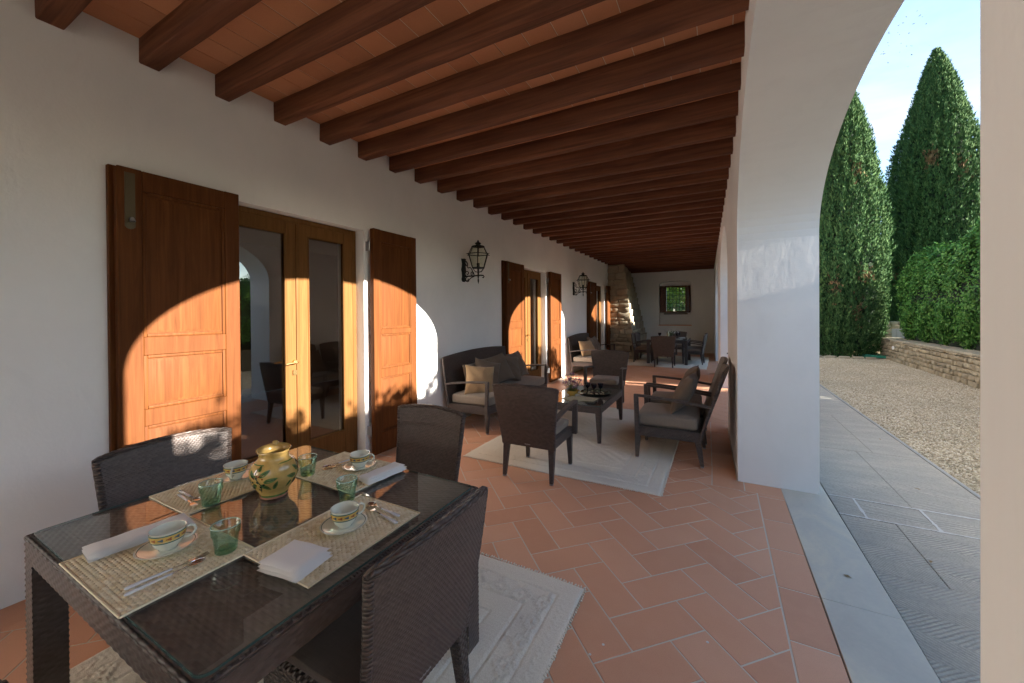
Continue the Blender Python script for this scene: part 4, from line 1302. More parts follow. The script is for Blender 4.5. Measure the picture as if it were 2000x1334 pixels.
def dining_table(x0, x1, y0, y1, label, fine=True):
    T = thing('dining_table', label, 'dining table', ((x0 + x1) / 2, (y0 + y1) / 2, 0), 0, 'glass topped rattan dining tables')
    hx, hy = (x1 - x0) / 2, (y1 - y0) / 2
    zt = .738; lw = .085
    for sx in (-1, 1):
        for sy in (-1, 1):
            cx, cy = sx * (hx - lw / 2), sy * (hy - lw / 2)
            g = G()
            if fine:
                a, b, c, d = (cx - lw / 2, cy - lw / 2), (cx + lw / 2, cy - lw / 2), (cx + lw / 2, cy + lw / 2), (cx - lw / 2, cy + lw / 2)
                for p, q, o in ((a, b, (0, -1)), (b, c, (1, 0)), (c, d, (0, 1)), (d, a, (-1, 0))):
                    apron_face(g, p, q, .006, .655, o, pu=.02, pv=.011, step=.0042)
                obj('leg', g, M['rattan_geo'], T, sharp=0)
            else: obj('leg', g.box(cx - lw / 2, cx + lw / 2, cy - lw / 2, cy + lw / 2, 0, .66), M['rattan'], T, bevel=.005)
    g = G()
    if fine:
        i = lw
        for p, q, o in (((-hx, -hy), (hx, -hy), (0, -1)), ((hx, -hy), (hx, hy), (1, 0)), ((hx, hy), (-hx, hy), (0, 1)), ((-hx, hy), (-hx, -hy), (-1, 0))):
            apron_face(g, p, q, .652, zt - .006, o)
        g.box(-hx + i, hx - i, -hy + i, -hy + i + .01, .655, zt - .01); g.box(-hx + i, hx - i, hy - i - .01, hy - i, .655, zt - .01)
        g.box(-hx + i, -hx + i + .01, -hy + i + .011, hy - i - .011, .655, zt - .01); g.box(hx - i - .01, hx - i, -hy + i + .011, hy - i - .011, .655, zt - .01)
        g.add([(-hx, -hy, .6525), (hx, -hy, .6525), (hx, -hy + i, .6525), (-hx, -hy + i, .6525)], [(0, 1, 2, 3)])
        g.add([(-hx, hy - i, .6525), (hx, hy - i, .6525), (hx, hy, .6525), (-hx, hy, .6525)], [(0, 1, 2, 3)])
        g.add([(-hx, -hy + i, .6525), (-hx + i, -hy + i, .6525), (-hx + i, hy - i, .6525), (-hx, hy - i, .6525)], [(0, 1, 2, 3)])
        g.add([(hx - i, -hy + i, .6525), (hx, -hy + i, .6525), (hx, hy - i, .6525), (hx - i, hy - i, .6525)], [(0, 1, 2, 3)])
        obj('apron', g, M['rattan_geo'], T, sharp=0)
        g = G()
        P = [(-hx + .003, -hy + .003), (hx - .003, -hy + .003), (hx - .003, hy - .003), (-hx + .003, hy - .003)]
        path = []
        for k in range(4):
            a, b = P[k], P[(k + 1) % 4]
            n = 70
            for q in range(n): path.append((a[0] + (b[0] - a[0]) * q / n, a[1] + (b[1] - a[1]) * q / n, zt - .006))
        path.append(path[0])
        obj('wrapped_edge', g.tube(path, [.0085 + (.0014 if (k // 1) % 2 else 0) for k in range(len(path))], 8), M['rattan_wide'], T, sharp=60)
        obj('woven_top', woven_top(-hx, hx, -hy, hy, zt - .0045, .021, .0125, .0042, .0040), M['rattan_top'], T, sharp=0)
    else:
        obj('apron', g.box(-hx, hx, -hy, hy, .655, zt), M['rattan'], T, bevel=.006)
    # glass plate with rounded corners
    r = .03; hx2, hy2 = hx - .012, hy - .012
    poly = []
    for cx, cy, a0 in ((hx2 - r, hy2 - r, 0), (-hx2 + r, hy2 - r, 90), (-hx2 + r, -hy2 + r, 180), (hx2 - r, -hy2 + r, 270)):
        for k in range(6):
            a = R(a0 + 90 * k / 5); poly.append((cx + r * math.cos(a), cy + r * math.sin(a)))
    g = G()
    n = len(poly)
    g.add([(x, y, zt + .010) for x, y in poly], [tuple(range(n))])
    gl = obj('glass_top', g, M['tableglass'], T, sharp=0)
    g = G()
    g.add([(x, y, zt + .0035) for x, y in poly] + [(x, y, zt + .0098) for x, y in poly] + [(x * (1 - .0022 / hx), y * (1 - .0022 / hy), zt + .0102) for x, y in poly],
          [(i, (i + 1) % n, n + (i + 1) % n, n + i) for i in range(n)] + [(n + i, n + (i + 1) % n, 2 * n + (i + 1) % n, 2 * n + i) for i in range(n)])
    obj('glass_edge', g, m_simple('glass_edge', (.06, .11, .10), .08, coat=.5), gl, sharp=30)
    return T, zt + .0105
T1, ZT = dining_table(-2.275, -1.0, .405, 1.515, 'near rattan dining table with glass top laid with breakfast settings')
dining_table(-1.95, -.80, 12.45, 13.95, 'far rattan dining table with glass top near the window', False)

def coffee_table():
    T = thing('coffee_table', 'low rattan coffee table with glass top in the middle of the lounge rug', 'coffee table', (-1.60, 5.09, .006))
    hx, hy, zt = .375, .60, .44
    for sx in (-1, 1):
        for sy in (-1, 1):
            g = G().leg(sx * (hx - .024), sy * (hy - .024), .038, .038, 0, sx * (hx - .034), sy * (hy - .034), .068, .068, .36)
            obj('leg', g, M['rattan'], T, bevel=.004)
    obj('apron', G().box(-hx, hx, -hy, hy, .355, zt), M['rattan'], T, bevel=.006)
    g = G().add([(-hx + .01, -hy + .01, zt + .008), (hx - .01, -hy + .01, zt + .008), (hx - .01, hy - .01, zt + .008), (-hx + .01, hy - .01, zt + .008)], [(0, 1, 2, 3)])
    gl = obj('glass_top', g, M['tableglass'], T, sharp=0)
    a, b = hx - .009, hy - .009
    P = [(-a, -b), (a, -b), (a, b), (-a, b)]
    g = G().add([(x, y, zt + .001) for x, y in P] + [(x, y, zt + .0085) for x, y in P], [(i, (i + 1) % 4, 4 + (i + 1) % 4, 4 + i) for i in range(4)])
    obj('glass_edge', g, bpy.data.materials['glass_edge'], gl, sharp=0)
    return zt + .0145
ZC = coffee_table()

# ------------------------------------------------------------------ rugs
def rug(x0, x1, y0, y1, step, label, seed, fringe=True):
    w, l = x1 - x0, y1 - y0
    nx, ny = int(w / step), int(l / step)
    X, Y = np.meshgrid(np.linspace(-w / 2, w / 2, nx), np.linspace(-l / 2, l / 2, ny), indexing='ij')
    d = np.minimum(w / 2 - np.abs(X), l / 2 - np.abs(Y))
    p = .0125
    base = (np.abs(np.sin(PI * X / p)) * .5 + np.abs(np.sin(PI * Y / (p * .7))) * .5) * .002
    # diamond motifs
    def dia(X, Y, px):
        a = np.abs(((X / px) % 1) - .5) + np.abs(((Y / px) % 1) - .5)
        return a
    a1 = dia(X, Y, .14)
    npch = max(.016, step * 2.6); nub = np.abs(np.sin(PI * X / npch) * np.sin(PI * Y / npch))
    raised = (np.where((a1 > .30) & (a1 < .55), 1, .15) + np.where(a1 < .12, 1., 0)) * nub * .009
    a2 = dia(X, Y, .58)
    mid = (np.where((np.floor(a2 * 9) % 2) == 0, 1.0, .2)) * nub * .009
    h = base.copy()
    band = (d > .13) & (d < .26)
    h = np.where(band, base * .5 + raised, h)
    inner = d > .40
    h = np.where(inner, base * .5 + mid, h)
    for e in (.125, .265, .395):
        h -= np.exp(-((d - e) / .007) ** 2) * .006
    dots = (np.abs(d - .07) < .012) & (np.sin((X + Y) / .02 * PI) > 0)
    h += dots * .002 * (seed % 2)
    r = np.random.default_rng(seed)
    h += .0006 * r.normal(size=h.shape)
    edge = np.clip(d / .02, 0, 1) ** .5
    Z = .002 + (.008 * edge) + h * edge
    wob = .006 * np.sin(Y * 5 + seed) * (np.abs(X) / (w / 2)) ** 4
    Xw = X + wob; Yw = Y + .006 * np.sin(X * 7 + seed) * (np.abs(Y) / (l / 2)) ** 4
    V = np.stack([Xw, Yw, Z], 2).reshape(-1, 3)
    idx = np.arange(nx * ny).reshape(nx, ny)
    F = np.stack([idx[:-1, :-1], idx[1:, :-1], idx[1:, 1:], idx[:-1, 1:]], -1).reshape(-1, 4)
    me = fast_mesh('rug', V, F, M['rug'], smooth=True)
    uvl = me.uv_layers.new(name='UVMap')
    uvl.data.foreach_set('uv', (V[F.ravel(), :2]).astype(np.float32).ravel())
    T = link('rug', me)
    T.location = ((x0 + x1) / 2, (y0 + y1) / 2, .001)
    tag(T, label, 'rug', 'cream woven rugs')
    if fringe:
        g = G(); n = int(w / .018)
        for sy in (-1, 1):
            for k in range(n):
                x = -w / 2 + w * (k + .5) / n + r.uniform(-.003, .003); L = r.uniform(.008, .018)
                g.tube([(x, sy * (l / 2 - .004), .006), (x + r.uniform(-.004, .004), sy * (l / 2 + L), .005)], [.0055, .004], 5)
        m = int(l / .018)
        for k in range(m):
            y = -l / 2 + l * (k + .5) / m
            g.tube([(w / 2 - .004, y, .006), (w / 2 + r.uniform(.004, .012), y + r.uniform(-.003, .003), .005)], [.0055, .004], 5)
        o = obj('fringe', g, M['rug'], T, kind='stuff', sharp=0)
    return T
rug(-2.52, -.66, -1.0, 2.09, .0062, 'cream woven rug with raised diamond border under the near dining table', 3)
rug(-2.47, -.43, 3.46, 6.35, .0095, 'cream woven rug under the coffee table in the lounge group', 4)
rug(-2.78, -.28, 11.8, 15.1, .03, 'pale rug under the far dining table near the window', 5, False)

# ------------------------------------------------------------------ table settings
def placemat_mesh(w, l):
    """braided palm mat: rows of overlapping leaf-like stitches; w along x, l along y"""
    pr, pc = .0125, .0165
    Vs, Fs = [], []
    nr, nc = int((w - .012) / pr), int((l - .012) / pc)
    n = 0
    a = np.linspace(0, 2 * PI, 8, endpoint=False)
    r = np.random.default_rng(5)
    for i in range(nr):
        for j in range(nc):
            x = -w / 2 + .006 + pr * (i + .5); y = -l / 2 + .006 + pc * (j + .5) + (pc / 2 if i % 2 else 0)
            if y > l / 2 - .008: continue
            th = (.5 if i % 2 else -.5) + r.normal(0, .08)
            sx, sy = pr * .66, pc * .60
            c, s = math.cos(th), math.sin(th)
            ring = []
            for rr, z in ((1.0, .0010), (.62, .0048)):
                px = np.cos(a) * sx * rr; py = np.sin(a) * sy * rr
                X = x + px * c - py * s; Y = y + px * s + py * c
                zz = z + .0013 * (py / sy)
                ring.append(np.stack([X, Y, np.full(8, z) + .0013 * py / sy], 1))
            Vs.append(ring[0]); Vs.append(ring[1]); Vs.append([[x, y, .0058]])
            for k in range(8):
                q = (k + 1) % 8
                Fs.append((n + k, n + q, n + 8 + q, n + 8 + k))
                Fs.append((n + 8 + k, n + 8 + q, n + 16, n + 16))
            n += 17
    g = G()
    V = np.concatenate([np.asarray(v) for v in Vs])
    g.add(V.tolist(), [f if f[2] != f[3] else f[:3] for f in Fs])
    g.box(-w / 2 + .002, w / 2 - .002, -l / 2 + .002, l / 2 - .002, 0, .0022)
    g.tube([(-w / 2, -l / 2, .003), (w / 2, -l / 2, .003), (w / 2, l / 2, .003), (-w / 2, l / 2, .003), (-w / 2, -l / 2, .003)], .0034, 6)
    return mesh_of(g, M['mat'], 0, 1, 50, 'placemat')
pm = placemat_mesh(.34, .48)
mats = [  # centre x, y, rz, description
    (-1.645, .575, PI / 2, 'woven palm placemat at the near end of the dining table'),
    (-2.06, .985, 0, 'woven palm placemat on the wall side of the dining table'),
    (-1.235, .95, 0, 'woven palm placemat on the arcade side of the dining table'),
    (-1.69, 1.35, PI / 2, 'woven palm placemat at the far end of the dining table')]
for x, y, rz, lb in mats:
    o = link('placemat', pm); o.location = (x, y, ZT); o.rotation_euler = (0, 0, rz); tag(o, lb, 'placemat', 'woven palm placemats')
ZM = ZT + .0058

def make_cup():
    c = thing('coffee_cup', '', 'cup')
    prof = [(.0, .003), (.022, .003), (.024, .0), (.026, .001), (.028, .007), (.040, .020), (.0475, .040), (.0495, .066), (.0505, .068), (.0485, .068), (.0465, .040), (.038, .021), (.022, .009), (0, .008)]
    obj('bowl', G().lathe(prof, 40), M['ceramic'], c, sharp=60)
    g = G().tube([(.047, 0, .058), (.060, 0, .062), (.072, 0, .055), (.075, 0, .043), (.068, 0, .030), (.055, 0, .024), (.044, 0, .026)], [.005, .0045, .0042, .004, .004, .0042, .005], 10)
    obj('handle', g, M['ceramic'], c, sharp=0)
    def rad(z):
        pts = prof[3:8]
        for (r0, z0), (r1, z1) in zip(pts[:-1], pts[1:]):
            if z0 <= z <= z1: return r0 + (r1 - r0) * (z - z0) / (z1 - z0)
        return prof[7][0]
    def band(z0, z1, off, mat, nm):
        zs = np.linspace(z0, z1, 5)
        obj(nm, G().lathe([(rad(z) + off, z) for z in zs], 40), mat, c, sharp=0)
    band(.036, .059, .0003, M['cer_yellow'], 'painted_band')
    band(.0575, .062, .0006, M['cer_green'], 'green_line'); band(.0335, .038, .0006, M['cer_green'], 'green_line')
    for nm, mat, par in (('blue_motif', M['cer_blue'], 0), ('red_motif', M['cer_red'], 1)):
        g = G()
        for k in range(14):
            if k % 2 != par: continue
            a0 = 2 * PI * k / 14
            for dx, dz, rx, rz_ in ((0, 0, .0036, .0036), (.0045, .0025, .003, .0028), (.0045, -.0025, .003, .0028), (-.005, 0, .003, .0022)):
                vs = []
                for q in range(10):
                    a = 2 * PI * q / 10
                    s = dx + rx * math.cos(a); z = .0478 + dz + rz_ * math.sin(a); r = rad(z) + .0009
                    th = a0 + s / .048
                    vs.append((r * math.cos(th), r * math.sin(th), z))
                g.add(vs, [tuple(range(10))])
        obj(nm, g, mat, c, sharp=0)
    return c
def make_saucer():
    s = thing('saucer', '', 'saucer')
    prof = [(0, .004), (.035, .004), (.037, .0), (.040, .003), (.062, .009), (.080, .0145), (.0825, .0165), (.080, .0175), (.062, .012), (.042, .0075), (.030, .0065), (0, .0065)]
    obj('dish', G().lathe(prof, 48), M['ceramic'], s, sharp=60)
    obj('rim_line', G().lathe([(.0745, .0160), (.077, .0168)], 48), M['cer_green'], s, sharp=0)
    return s
cup0, sau0 = make_cup(), make_saucer()
for x, y, a, lb in ((-1.665, .60, R(60), 'near end'), (-2.09, 1.02, R(-40), 'wall side'), (-1.245, .975, R(72), 'arcade side'), (-1.66, 1.395, R(30), 'far end')):
    place(sau0, (x, y, ZM), 0, 'cream saucer with green rim line on the %s placemat' % lb, 'saucers on the dining table')
    place(cup0, (x + .004, y + .002, ZM + .007), a, 'cream coffee cup with yellow fruit band on the %s placemat' % lb, 'coffee cups on the dining table')

def make_tumbler():
    n = 48
    outer = [(0, 0), (.029, 0), (.0315, .004), (.034, .030), (.0365, .052), (.0415, .062), (.043, .090), (.0425, .0915)]
    inner = [(.0405, .090), (.039, .062), (.0335, .052), (.031, .030), (.028, .014), (0, .012)]
    g = G(); P = np.zeros((len(outer) + len(inner), n, 3))
    for i, (r, z) in enumerate(outer + inner):
        for k in range(n):
            t = 2 * PI * k / n
            fl = 1 + (.045 * abs(math.sin(t * 4.5)) - .025 if (i < len(outer) and .003 < z < .058) else 0)
            P[i, k] = (r * fl * math.cos(t), r * fl * math.sin(t), z)
    g.grid(P, closed=True)
    me = mesh_of(g, M['tumbler'], 0, 1, 0, 'tumbler'); weld(me, .00001); me.shade_smooth()
    return me
tm_ = make_tumbler()
_gg = m_simple('green_glass_solid', (.34, .52, .44), .06, coat=.6)
tr_ = mesh_of(G().lathe([(.0402, .0895), (.0405, .0915), (.0420, .0925), (.0435, .0912), (.0432, .089)], 40), _gg, 0, 1, 0, 'glass_rim')
tb_ = mesh_of(G().lathe([(0, .002), (.0285, .002), (.0312, .005), (.0305, .010), (.026, .012), (0, .0105)], 40), M['tumbler'], 0, 1, 0, 'glass_base')
for x, y, lb in ((-1.475, .69, 'green glass tumbler at the near end of the dining table'), (-1.90, .835, 'green glass tumbler on the wall side placemat'),
                 (-1.815, 1.215, 'green glass tumbler at the far end beyond the yellow jug'), (-1.415, 1.125, 'green glass tumbler on the arcade side of the table')):
    o = thing('glass_tumbler', lb, 'glass', (x, y, ZT + .0065), x * 7, 'green tumblers on the dining table')
    link('glass_wall', tm_, o); link('glass_rim', tr_, o); link('glass_base', tb_, o)

def napkin(x, y, rz, w, l, t, label, layers=3, z=ZM):
    g = G()
    r = random.Random(label)
    for k in range(layers):
        z0 = t * k / layers; z1 = t * (k + 1) / layers
        n, m = 14, 10
        dx = r.uniform(-.0015, .0015) + .002 * (layers - k); 
        U, V = np.meshgrid(np.linspace(-1, 1, n), np.linspace(-1, 1, m), indexing='ij')
        e = np.clip((1 - np.abs(V) ** 6), 0, 1) ** .5 * np.clip(1 - np.abs(U) ** 16, 0, 1) ** .5
        X = U * (w / 2 - .002 * k) + dx; Y = V * (l / 2 - .002 * k)
        wv = .0012 * np.sin(X * 60 + k) + .001 * np.sin(Y * 45 + 2 * k)
        zc = (z0 + z1) / 2; hh = (z1 - z0) / 2 * 1.02
        g.grid(np.stack([X, Y, zc + hh * e + wv], 2)); g.grid(np.stack([X, Y, zc - hh * e + wv * (k > 0)], 2)[::-1])
    o = obj('napkin', g, M['napkin'], sharp=0, loc=(x, y, z), rz=rz)
    tag(o, label, 'napkin', 'white folded napkins')
napkin(-1.83, .585, R(-6) + PI / 2, .28, .105, .026, 'white napkin folded long across the near end of the dining table')
napkin(-1.20, .755, R(8) , .165, .14, .034, 'square folded white napkin on the arcade side placemat', 3)
napkin(-1.47, 1.375, R(84), .225, .09, .032, 'white napkin folded beside the cup at the far end of the dining table')
napkin(-2.15, 1.235, R(4), .12, .17, .018, 'white napkin on the wall side placemat behind the yellow jug')

def cutlery(kind):
    c = thing(kind, '', kind)
    g = G()
    # handle from y=-0.10..0.0, head +y
    P = [(0, -.105, .004), (0, -.10, .005), (0, -.05, .0055), (0, 0, .005), (0, .004, .0045)]
    vs = G().tube(P, [.004, .0072, .0062, .0048, .004], 12)
    vs.v = [(a, b, .003 + (cc - .005) * .6 + .001) for a, b, cc in vs.v]
    obj('handle', vs, M['pearl'], c, sharp=0)
    g = G().sweep([(0, .002, .0045), (0, .03, .004), (0, .045, .006)], [.006, .0045, .008], .0018)
    if kind == 'fork':
        g.sweep([(0, .043, .0062), (0, .055, .0045), (0, .062, .004)], [.008, .019, .021], .0014)
        for k in range(4):
            x = -.0087 + .0058 * k
            g.sweep([(x, .061, .004), (x, .085, .005), (x, .098, .008)], [.0034, .0030, .0016], .0013)
        obj('tines', g, M['steel'], c, sharp=40)
    else:
        n = 12
        U = []
        for i in range(9):
            t = i / 8; yy = .042 + .048 * t; w = .0155 * math.sin(PI * (t * .93 + .05)) ** .75
            U.append([(w * math.cos(PI * k / (n - 1)), yy, .0065 - .0055 * math.sin(PI * k / (n - 1)) * math.sin(PI * (t * .9 + .05))) for k in range(n)])
        g.grid(np.array(U))
        obj('spoon_bowl', g, M['steel'], c, sharp=0)
    return c
fk, sp = cutlery('fork'), cutlery('spoon')
GC = 'pearl handled cutlery on the dining table'
place(fk, (-1.515, .555, ZM), R(-6), 'pearl handled fork on the near end placemat below the cup', GC)
place(sp, (-1.487, .545, ZM), R(-3), 'pearl handled spoon beside the fork on the near end placemat', GC)
place(fk, (-2.02, .80, ZM), R(-95) , 'pearl handled fork on the wall side placemat by the tumbler', GC)
place(sp, (-2.06, .825, ZM), R(-92), 'pearl handled spoon on the wall side placemat above the fork', GC)
place(fk, (-1.185, 1.10, ZM), R(80), 'pearl handled fork on the arcade side placemat beside the cup', GC)
place(sp, (-1.215, 1.135, ZM), R(84), 'pearl handled spoon on the arcade side placemat behind the fork', GC)
place(fk, (-1.765, 1.375, ZM), R(165), 'pearl handled fork on the far end placemat left of the cup', GC)
place(sp, (-1.80, 1.385, ZM), R(168), 'pearl handled spoon on the far end placemat left of the fork', GC)

def make_jug():
    J = thing('painted_jug', 'yellow glazed pottery jug painted with green leaves on the dining table', 'jug', (-1.757, 1.015, ZT), R(-35))
    prof = [(0, .004), (.045, .004), (.047, 0), (.052, .004), (.053, .014), (.060, .030), (.082, .062), (.094, .095), (.094, .125), (.082, .152), (.064, .168), (.057, .178), (.060, .192), (.068, .204)]
    inn = [(.066, .205), (.057, .192), (.053, .178), (.060, .166), (.078, .150), (.088, .12), (.06, .035), (0, .02)]
    n = 56
    P = np.zeros((len(prof + inn), n, 3))
    for i, (r, z) in enumerate(prof + inn):
        for k in range(n):
            t = 2 * PI * k / n
            top = max(0, (z - .165) / .04)
            sp_ = top * math.exp(-((math.sin(t / 2)) / .22) ** 2)
            P[i, k] = (r * math.cos(t) * (1 + .38 * sp_), r * math.sin(t) * (1 - .16 * sp_), z + .012 * sp_ + .010 * top * (1 - math.cos(t)) / 2)
    g = G().grid(P, closed=True)
    me = mesh_of(g, M['jug'], 0, 1, 0, 'jug'); weld(me, .00001); me.shade_smooth()
    link('body', me, J)
    g = G().tube([(-.062, 0, .205), (-.075, 0, .215), (-.095, 0, .205), (-.108, 0, .175), (-.108, 0, .145), (-.098, 0, .12), (-.088, 0, .105)], [.009, .010, .010, .009, .009, .009, .011], 12)
    g.xf(Matrix.Diagonal((1, 1.3, 1, 1)))
    obj('handle', g, M['jug'], J, sharp=0)
    def rad(z):
        for (r0, z0), (r1, z1) in zip(prof[3:-1], prof[4:]):
            if z0 <= z <= z1: return r0 + (r1 - r0) * (z - z0) / max(1e-6, z1 - z0)
        return prof[-1][0]
    def blob(g, th, z, rx, rz_, rot, off, shape='leaf'):
        n = 14; vs = [(0, 0)]
        for q in range(n):
            a = 2 * PI * q / n
            if shape == 'leaf': px, pz = math.cos(a) * rx, math.sin(a) * rz_ * abs(math.sin(a / 1)) ** .2 * (1 - .35 * math.cos(a))
            else: px, pz = math.cos(a) * rx, math.sin(a) * rz_
            vs.append((px * math.cos(rot) - pz * math.sin(rot), px * math.sin(rot) + pz * math.cos(rot)))
        out = []
        for px, pz in vs:
            zz = min(max(z + pz, .016), .16); r = rad(zz) + off; t = th + px / .088
            out.append((r * math.cos(t), r * math.sin(t), zz))
        g.add(out, [(0, 1 + q, 1 + (q + 1) % n) for q in range(n)])
    gg, gd, gr = G(), G(), G()
    r = random.Random(8)
    for rep in range(3):
        t0 = rep * 2 * PI / 3 - .6
        for (dt, z, rx, rz_, rot) in ((-.35, .125, .022, .009, 2.4), (.30, .130, .024, .009, .6), (-.62, .098, .024, .010, 2.9), (.55, .10, .026, .010, .25), (-.30, .072, .022, .009, -2.5), (.34, .070, .024, .009, -.6), (.75, .075, .020, .008, 1.2), (0.05, .150, .012, .008, 1.5), (-.72, .065, .016, .007, -2.2)):
            blob(gg, t0 + dt, z, rx, rz_, rot, .0012)
            blob(gd, t0 + dt, z, rx * .72, .0016, rot, .0022)
        pts = []
        for k in range(14):
            f = k / 13; z = .045 + .105 * f; t = t0 + .14 * math.sin(f * 6)
            rr = rad(z) + .0012; pts.append((rr * math.cos(t), rr * math.sin(t), z))
        gd.tube(pts, .0016, 6)
        for k in range(9):
            blob(gr, t0 + r.uniform(-.22, .22), r.uniform(.10, .145), .0035, .0035, 0, .0026, 'dot')
        for k in range(7):
            blob(gd, t0 + r.uniform(-.3, .3), r.uniform(.05, .12), .0055, .0045, r.random() * 3, .0024)
    obj('painted_leaves', gg, M['jug_green'], J, sharp=0); obj('painted_stems', gd, M['jug_dark'], J, sharp=0); obj('painted_berries', gr, M['jug_red'], J, sharp=0)
    obj('foot_ring', G().lathe([(.0505, .001), (.0545, .004), (.0545, .011), (.053, .013)], 40), m_simple('terracotta_foot', (.40, .17, .10), .5), J, sharp=0)
    g = G().lathe([(.0548, .012), (.0565, .0165), (.0575, .021)], 40)
    g.lathe([(rad(.158) + .0006, .158), (rad(.1615) + .0006, .1615)], 40)
    obj('glaze_line', g, M['jug_green'], J, sharp=0)
make_jug()

# things on the coffee table
def coffee_items():
    b = thing('flower_cup', 'wide yellow cup of purple and white wild flowers on the coffee table', 'flower arrangement', (-1.745, 4.97, ZC))
    obj('cup', G().lathe([(0, .003), (.035, .003), (.037, 0), (.04, .005), (.075, .035), (.088, .065), (.09, .068), (.086, .068), (.07, .036), (0, .012)], 28), m_simple('mustard_glaze', (.62, .42, .10), .2, coat=.5), b, sharp=50)
    obj('cup_handle', G().tube([(.085, 0, .06), (.105, 0, .068), (.118, 0, .055), (.11, 0, .035), (.075, 0, .03)], .005, 8), bpy.data.materials['mustard_glaze'], b, sharp=0)
    r = random.Random(4)
    gs, gp, gw, gk = G(), G(), G(), G()
    for k in range(70):
        a = r.uniform(0, 2 * PI); rad_ = r.uniform(.02, .15); h = r.uniform(.10, .25) * (1.1 - rad_ * 2)
        x, y = rad_ * math.cos(a), rad_ * math.sin(a)
        gs.tube([(x * .3, y * .3, .05), (x * .7, y * .7, .05 + h * .6), (x, y, .05 + h)], .0014, 4)
        for q in range(3):
            t = r.uniform(.3, .95); px, py, pz = x * (.3 + .7 * t), y * (.3 + .7 * t), .05 + h * t
            aa = r.uniform(0, 6.28); L = r.uniform(.015, .03)
            gs.add([(px, py, pz), (px + L * .5 * math.cos(aa) - .004 * math.sin(aa), py + L * .5 * math.sin(aa) + .004 * math.cos(aa), pz + .006), (px + L * math.cos(aa), py + L * math.sin(aa), pz + r.uniform(-.005, .012)), (px + L * .5 * math.cos(aa) + .004 * math.sin(aa), py + L * .5 * math.sin(aa) - .004 * math.cos(aa), pz + .006)], [(0, 1, 2, 3)])
        tgt = gw if k % 3 == 0 else gp
        for q in range(6 if k % 3 else 5):
            s = r.uniform(.006, .011)
            px, py, pz = x + r.uniform(-.014, .014), y + r.uniform(-.014, .014), .05 + h + r.uniform(-.03, .012)
            v = []
            for w in range(5):
                aa = w * 2 * PI / 5 + q; v.append((px + s * math.cos(aa), py + s * math.sin(aa), pz + r.uniform(-.003, .003)))
            tgt.add(v + [(px, py, pz + s * .6), (px, py, pz - s * .6)], [(w, (w + 1) % 5, 5) for w in range(5)] + [((w + 1) % 5, w, 6) for w in range(5)])
    obj('flower_stems', gs, M['stemgreen'], b, sharp=0); obj('purple_blooms', gp, M['petal_p'], b, sharp=0); obj('white_blooms', gw, M['petal_w'], b, sharp=0)
    t = thing('serving_tray', 'round dark green serving tray holding dark goblets on the coffee table', 'tray', (-1.50, 5.24, ZC))
    obj('plate', G().lathe([(0, .004), (.17, .004), (.21, .016), (.212, .018), (.208, .0185), (.17, .008), (0, .007)], 40), M['tray'], t, sharp=40)
    g = G()
    for k in range(9):
        a = k * .7 + .2; x, y = .10 * math.cos(a), .10 * math.sin(a)
        g.lathe([(0, .014), (.014, .012), (.020, .0085)], 7, (x, y, 0))
    obj('painted_flowers', g, m_simple('tray_flowers', (.62, .55, .36), .3, coat=.4), t, sharp=0)
    pr = [(0, .003), (.030, .002), (.030, .004), (.006, .010), (.005, .055), (.012, .065), (.030, .085), (.038, .11), (.040, .135), (.037, .135), (.028, .088), (0, .072)]
    mg = mesh_of(G().lathe(pr, 20), M['dark_glass'], 0, 1, 50, 'goblet')
    for x, y, lb in ((-1.60, 5.20, 'left'), (-1.50, 5.16, 'middle'), (-1.425, 5.22, 'right')):
        o = link('goblet', mg); o.location = (x, y, ZC + .007); tag(o, 'dark purple stemmed goblet, the %s one of three on the green tray' % lb, 'goblet', 'goblets on the tray')
    for k, (x, y, rz, lb) in enumerate(((-1.50, 4.78, .35, 'upper olive green magazine lying on the coffee table beside the flower cup'), (-1.62, 4.74, -.15, 'lower olive green magazine lying flat under the other on the coffee table'))):
        o = obj('magazine', G().box(-.105, .105, -.14, .14, 0, .006).box(-.107, -.104, -.141, .141, -.0002, .0062), M['paper'], sharp=35, loc=(x, y, ZC + (.0065 if k == 0 else 0)), rz=rz + 1.2)
        tag(o, lb, 'magazine', 'magazines on the coffee table')
    # far table: goblets, flowers, bottle, plates
    zt = .7485
    for x, y, lb in ((-1.63, 12.95, 'left front'), (-1.12, 12.90, 'right front'), (-1.10, 13.3, 'right rear')):
        o = link('goblet', mg); o.location = (x, y, zt); o.scale = (1.25, 1.25, 1.4); tag(o, 'dark goblet, %s one on the far dining table' % lb, 'goblet', 'goblets on the far table')
    for x, y, lb in ((-1.75, 13.35, 'left of the bottle'), (-1.05, 12.72, 'nearest the camera at the right corner'), (-1.04, 13.62, 'at the far right corner'), (-1.73, 12.72, 'at the left front corner')):
        g = G().lathe([(0, .002), (.09, .002), (.12, .014), (.118, .017), (.09, .006), (0, .005)], 24)
        o = obj('plate', g, M['ceramic'], sharp=40, loc=(x, y, zt)); tag(o, 'cream plate %s on the far dining table' % lb, 'plate', 'plates on the far table')
    o = obj('bottle', G().lathe([(0, 0), (.035, 0), (.037, .01), (.037, .15), (.014, .20), (.013, .25), (0, .25)], 16), m_simple('pale_bottle', (.45, .42, .26), .1, coat=.5), sharp=40, loc=(-1.40, 13.1, zt))
    tag(o, 'pale bottle in the middle of the far dining table', 'bottle')
    f = thing('flower_vase', 'vase of white flowers on the far dining table', 'vase', (-1.33, 13.25, zt))
    obj('vase', G().lathe([(0, 0), (.04, 0), (.055, .06), (.035, .12), (.045, .15), (0, .14)], 16), M['tumbler'], f, sharp=0)
    g, g2 = G(), G()
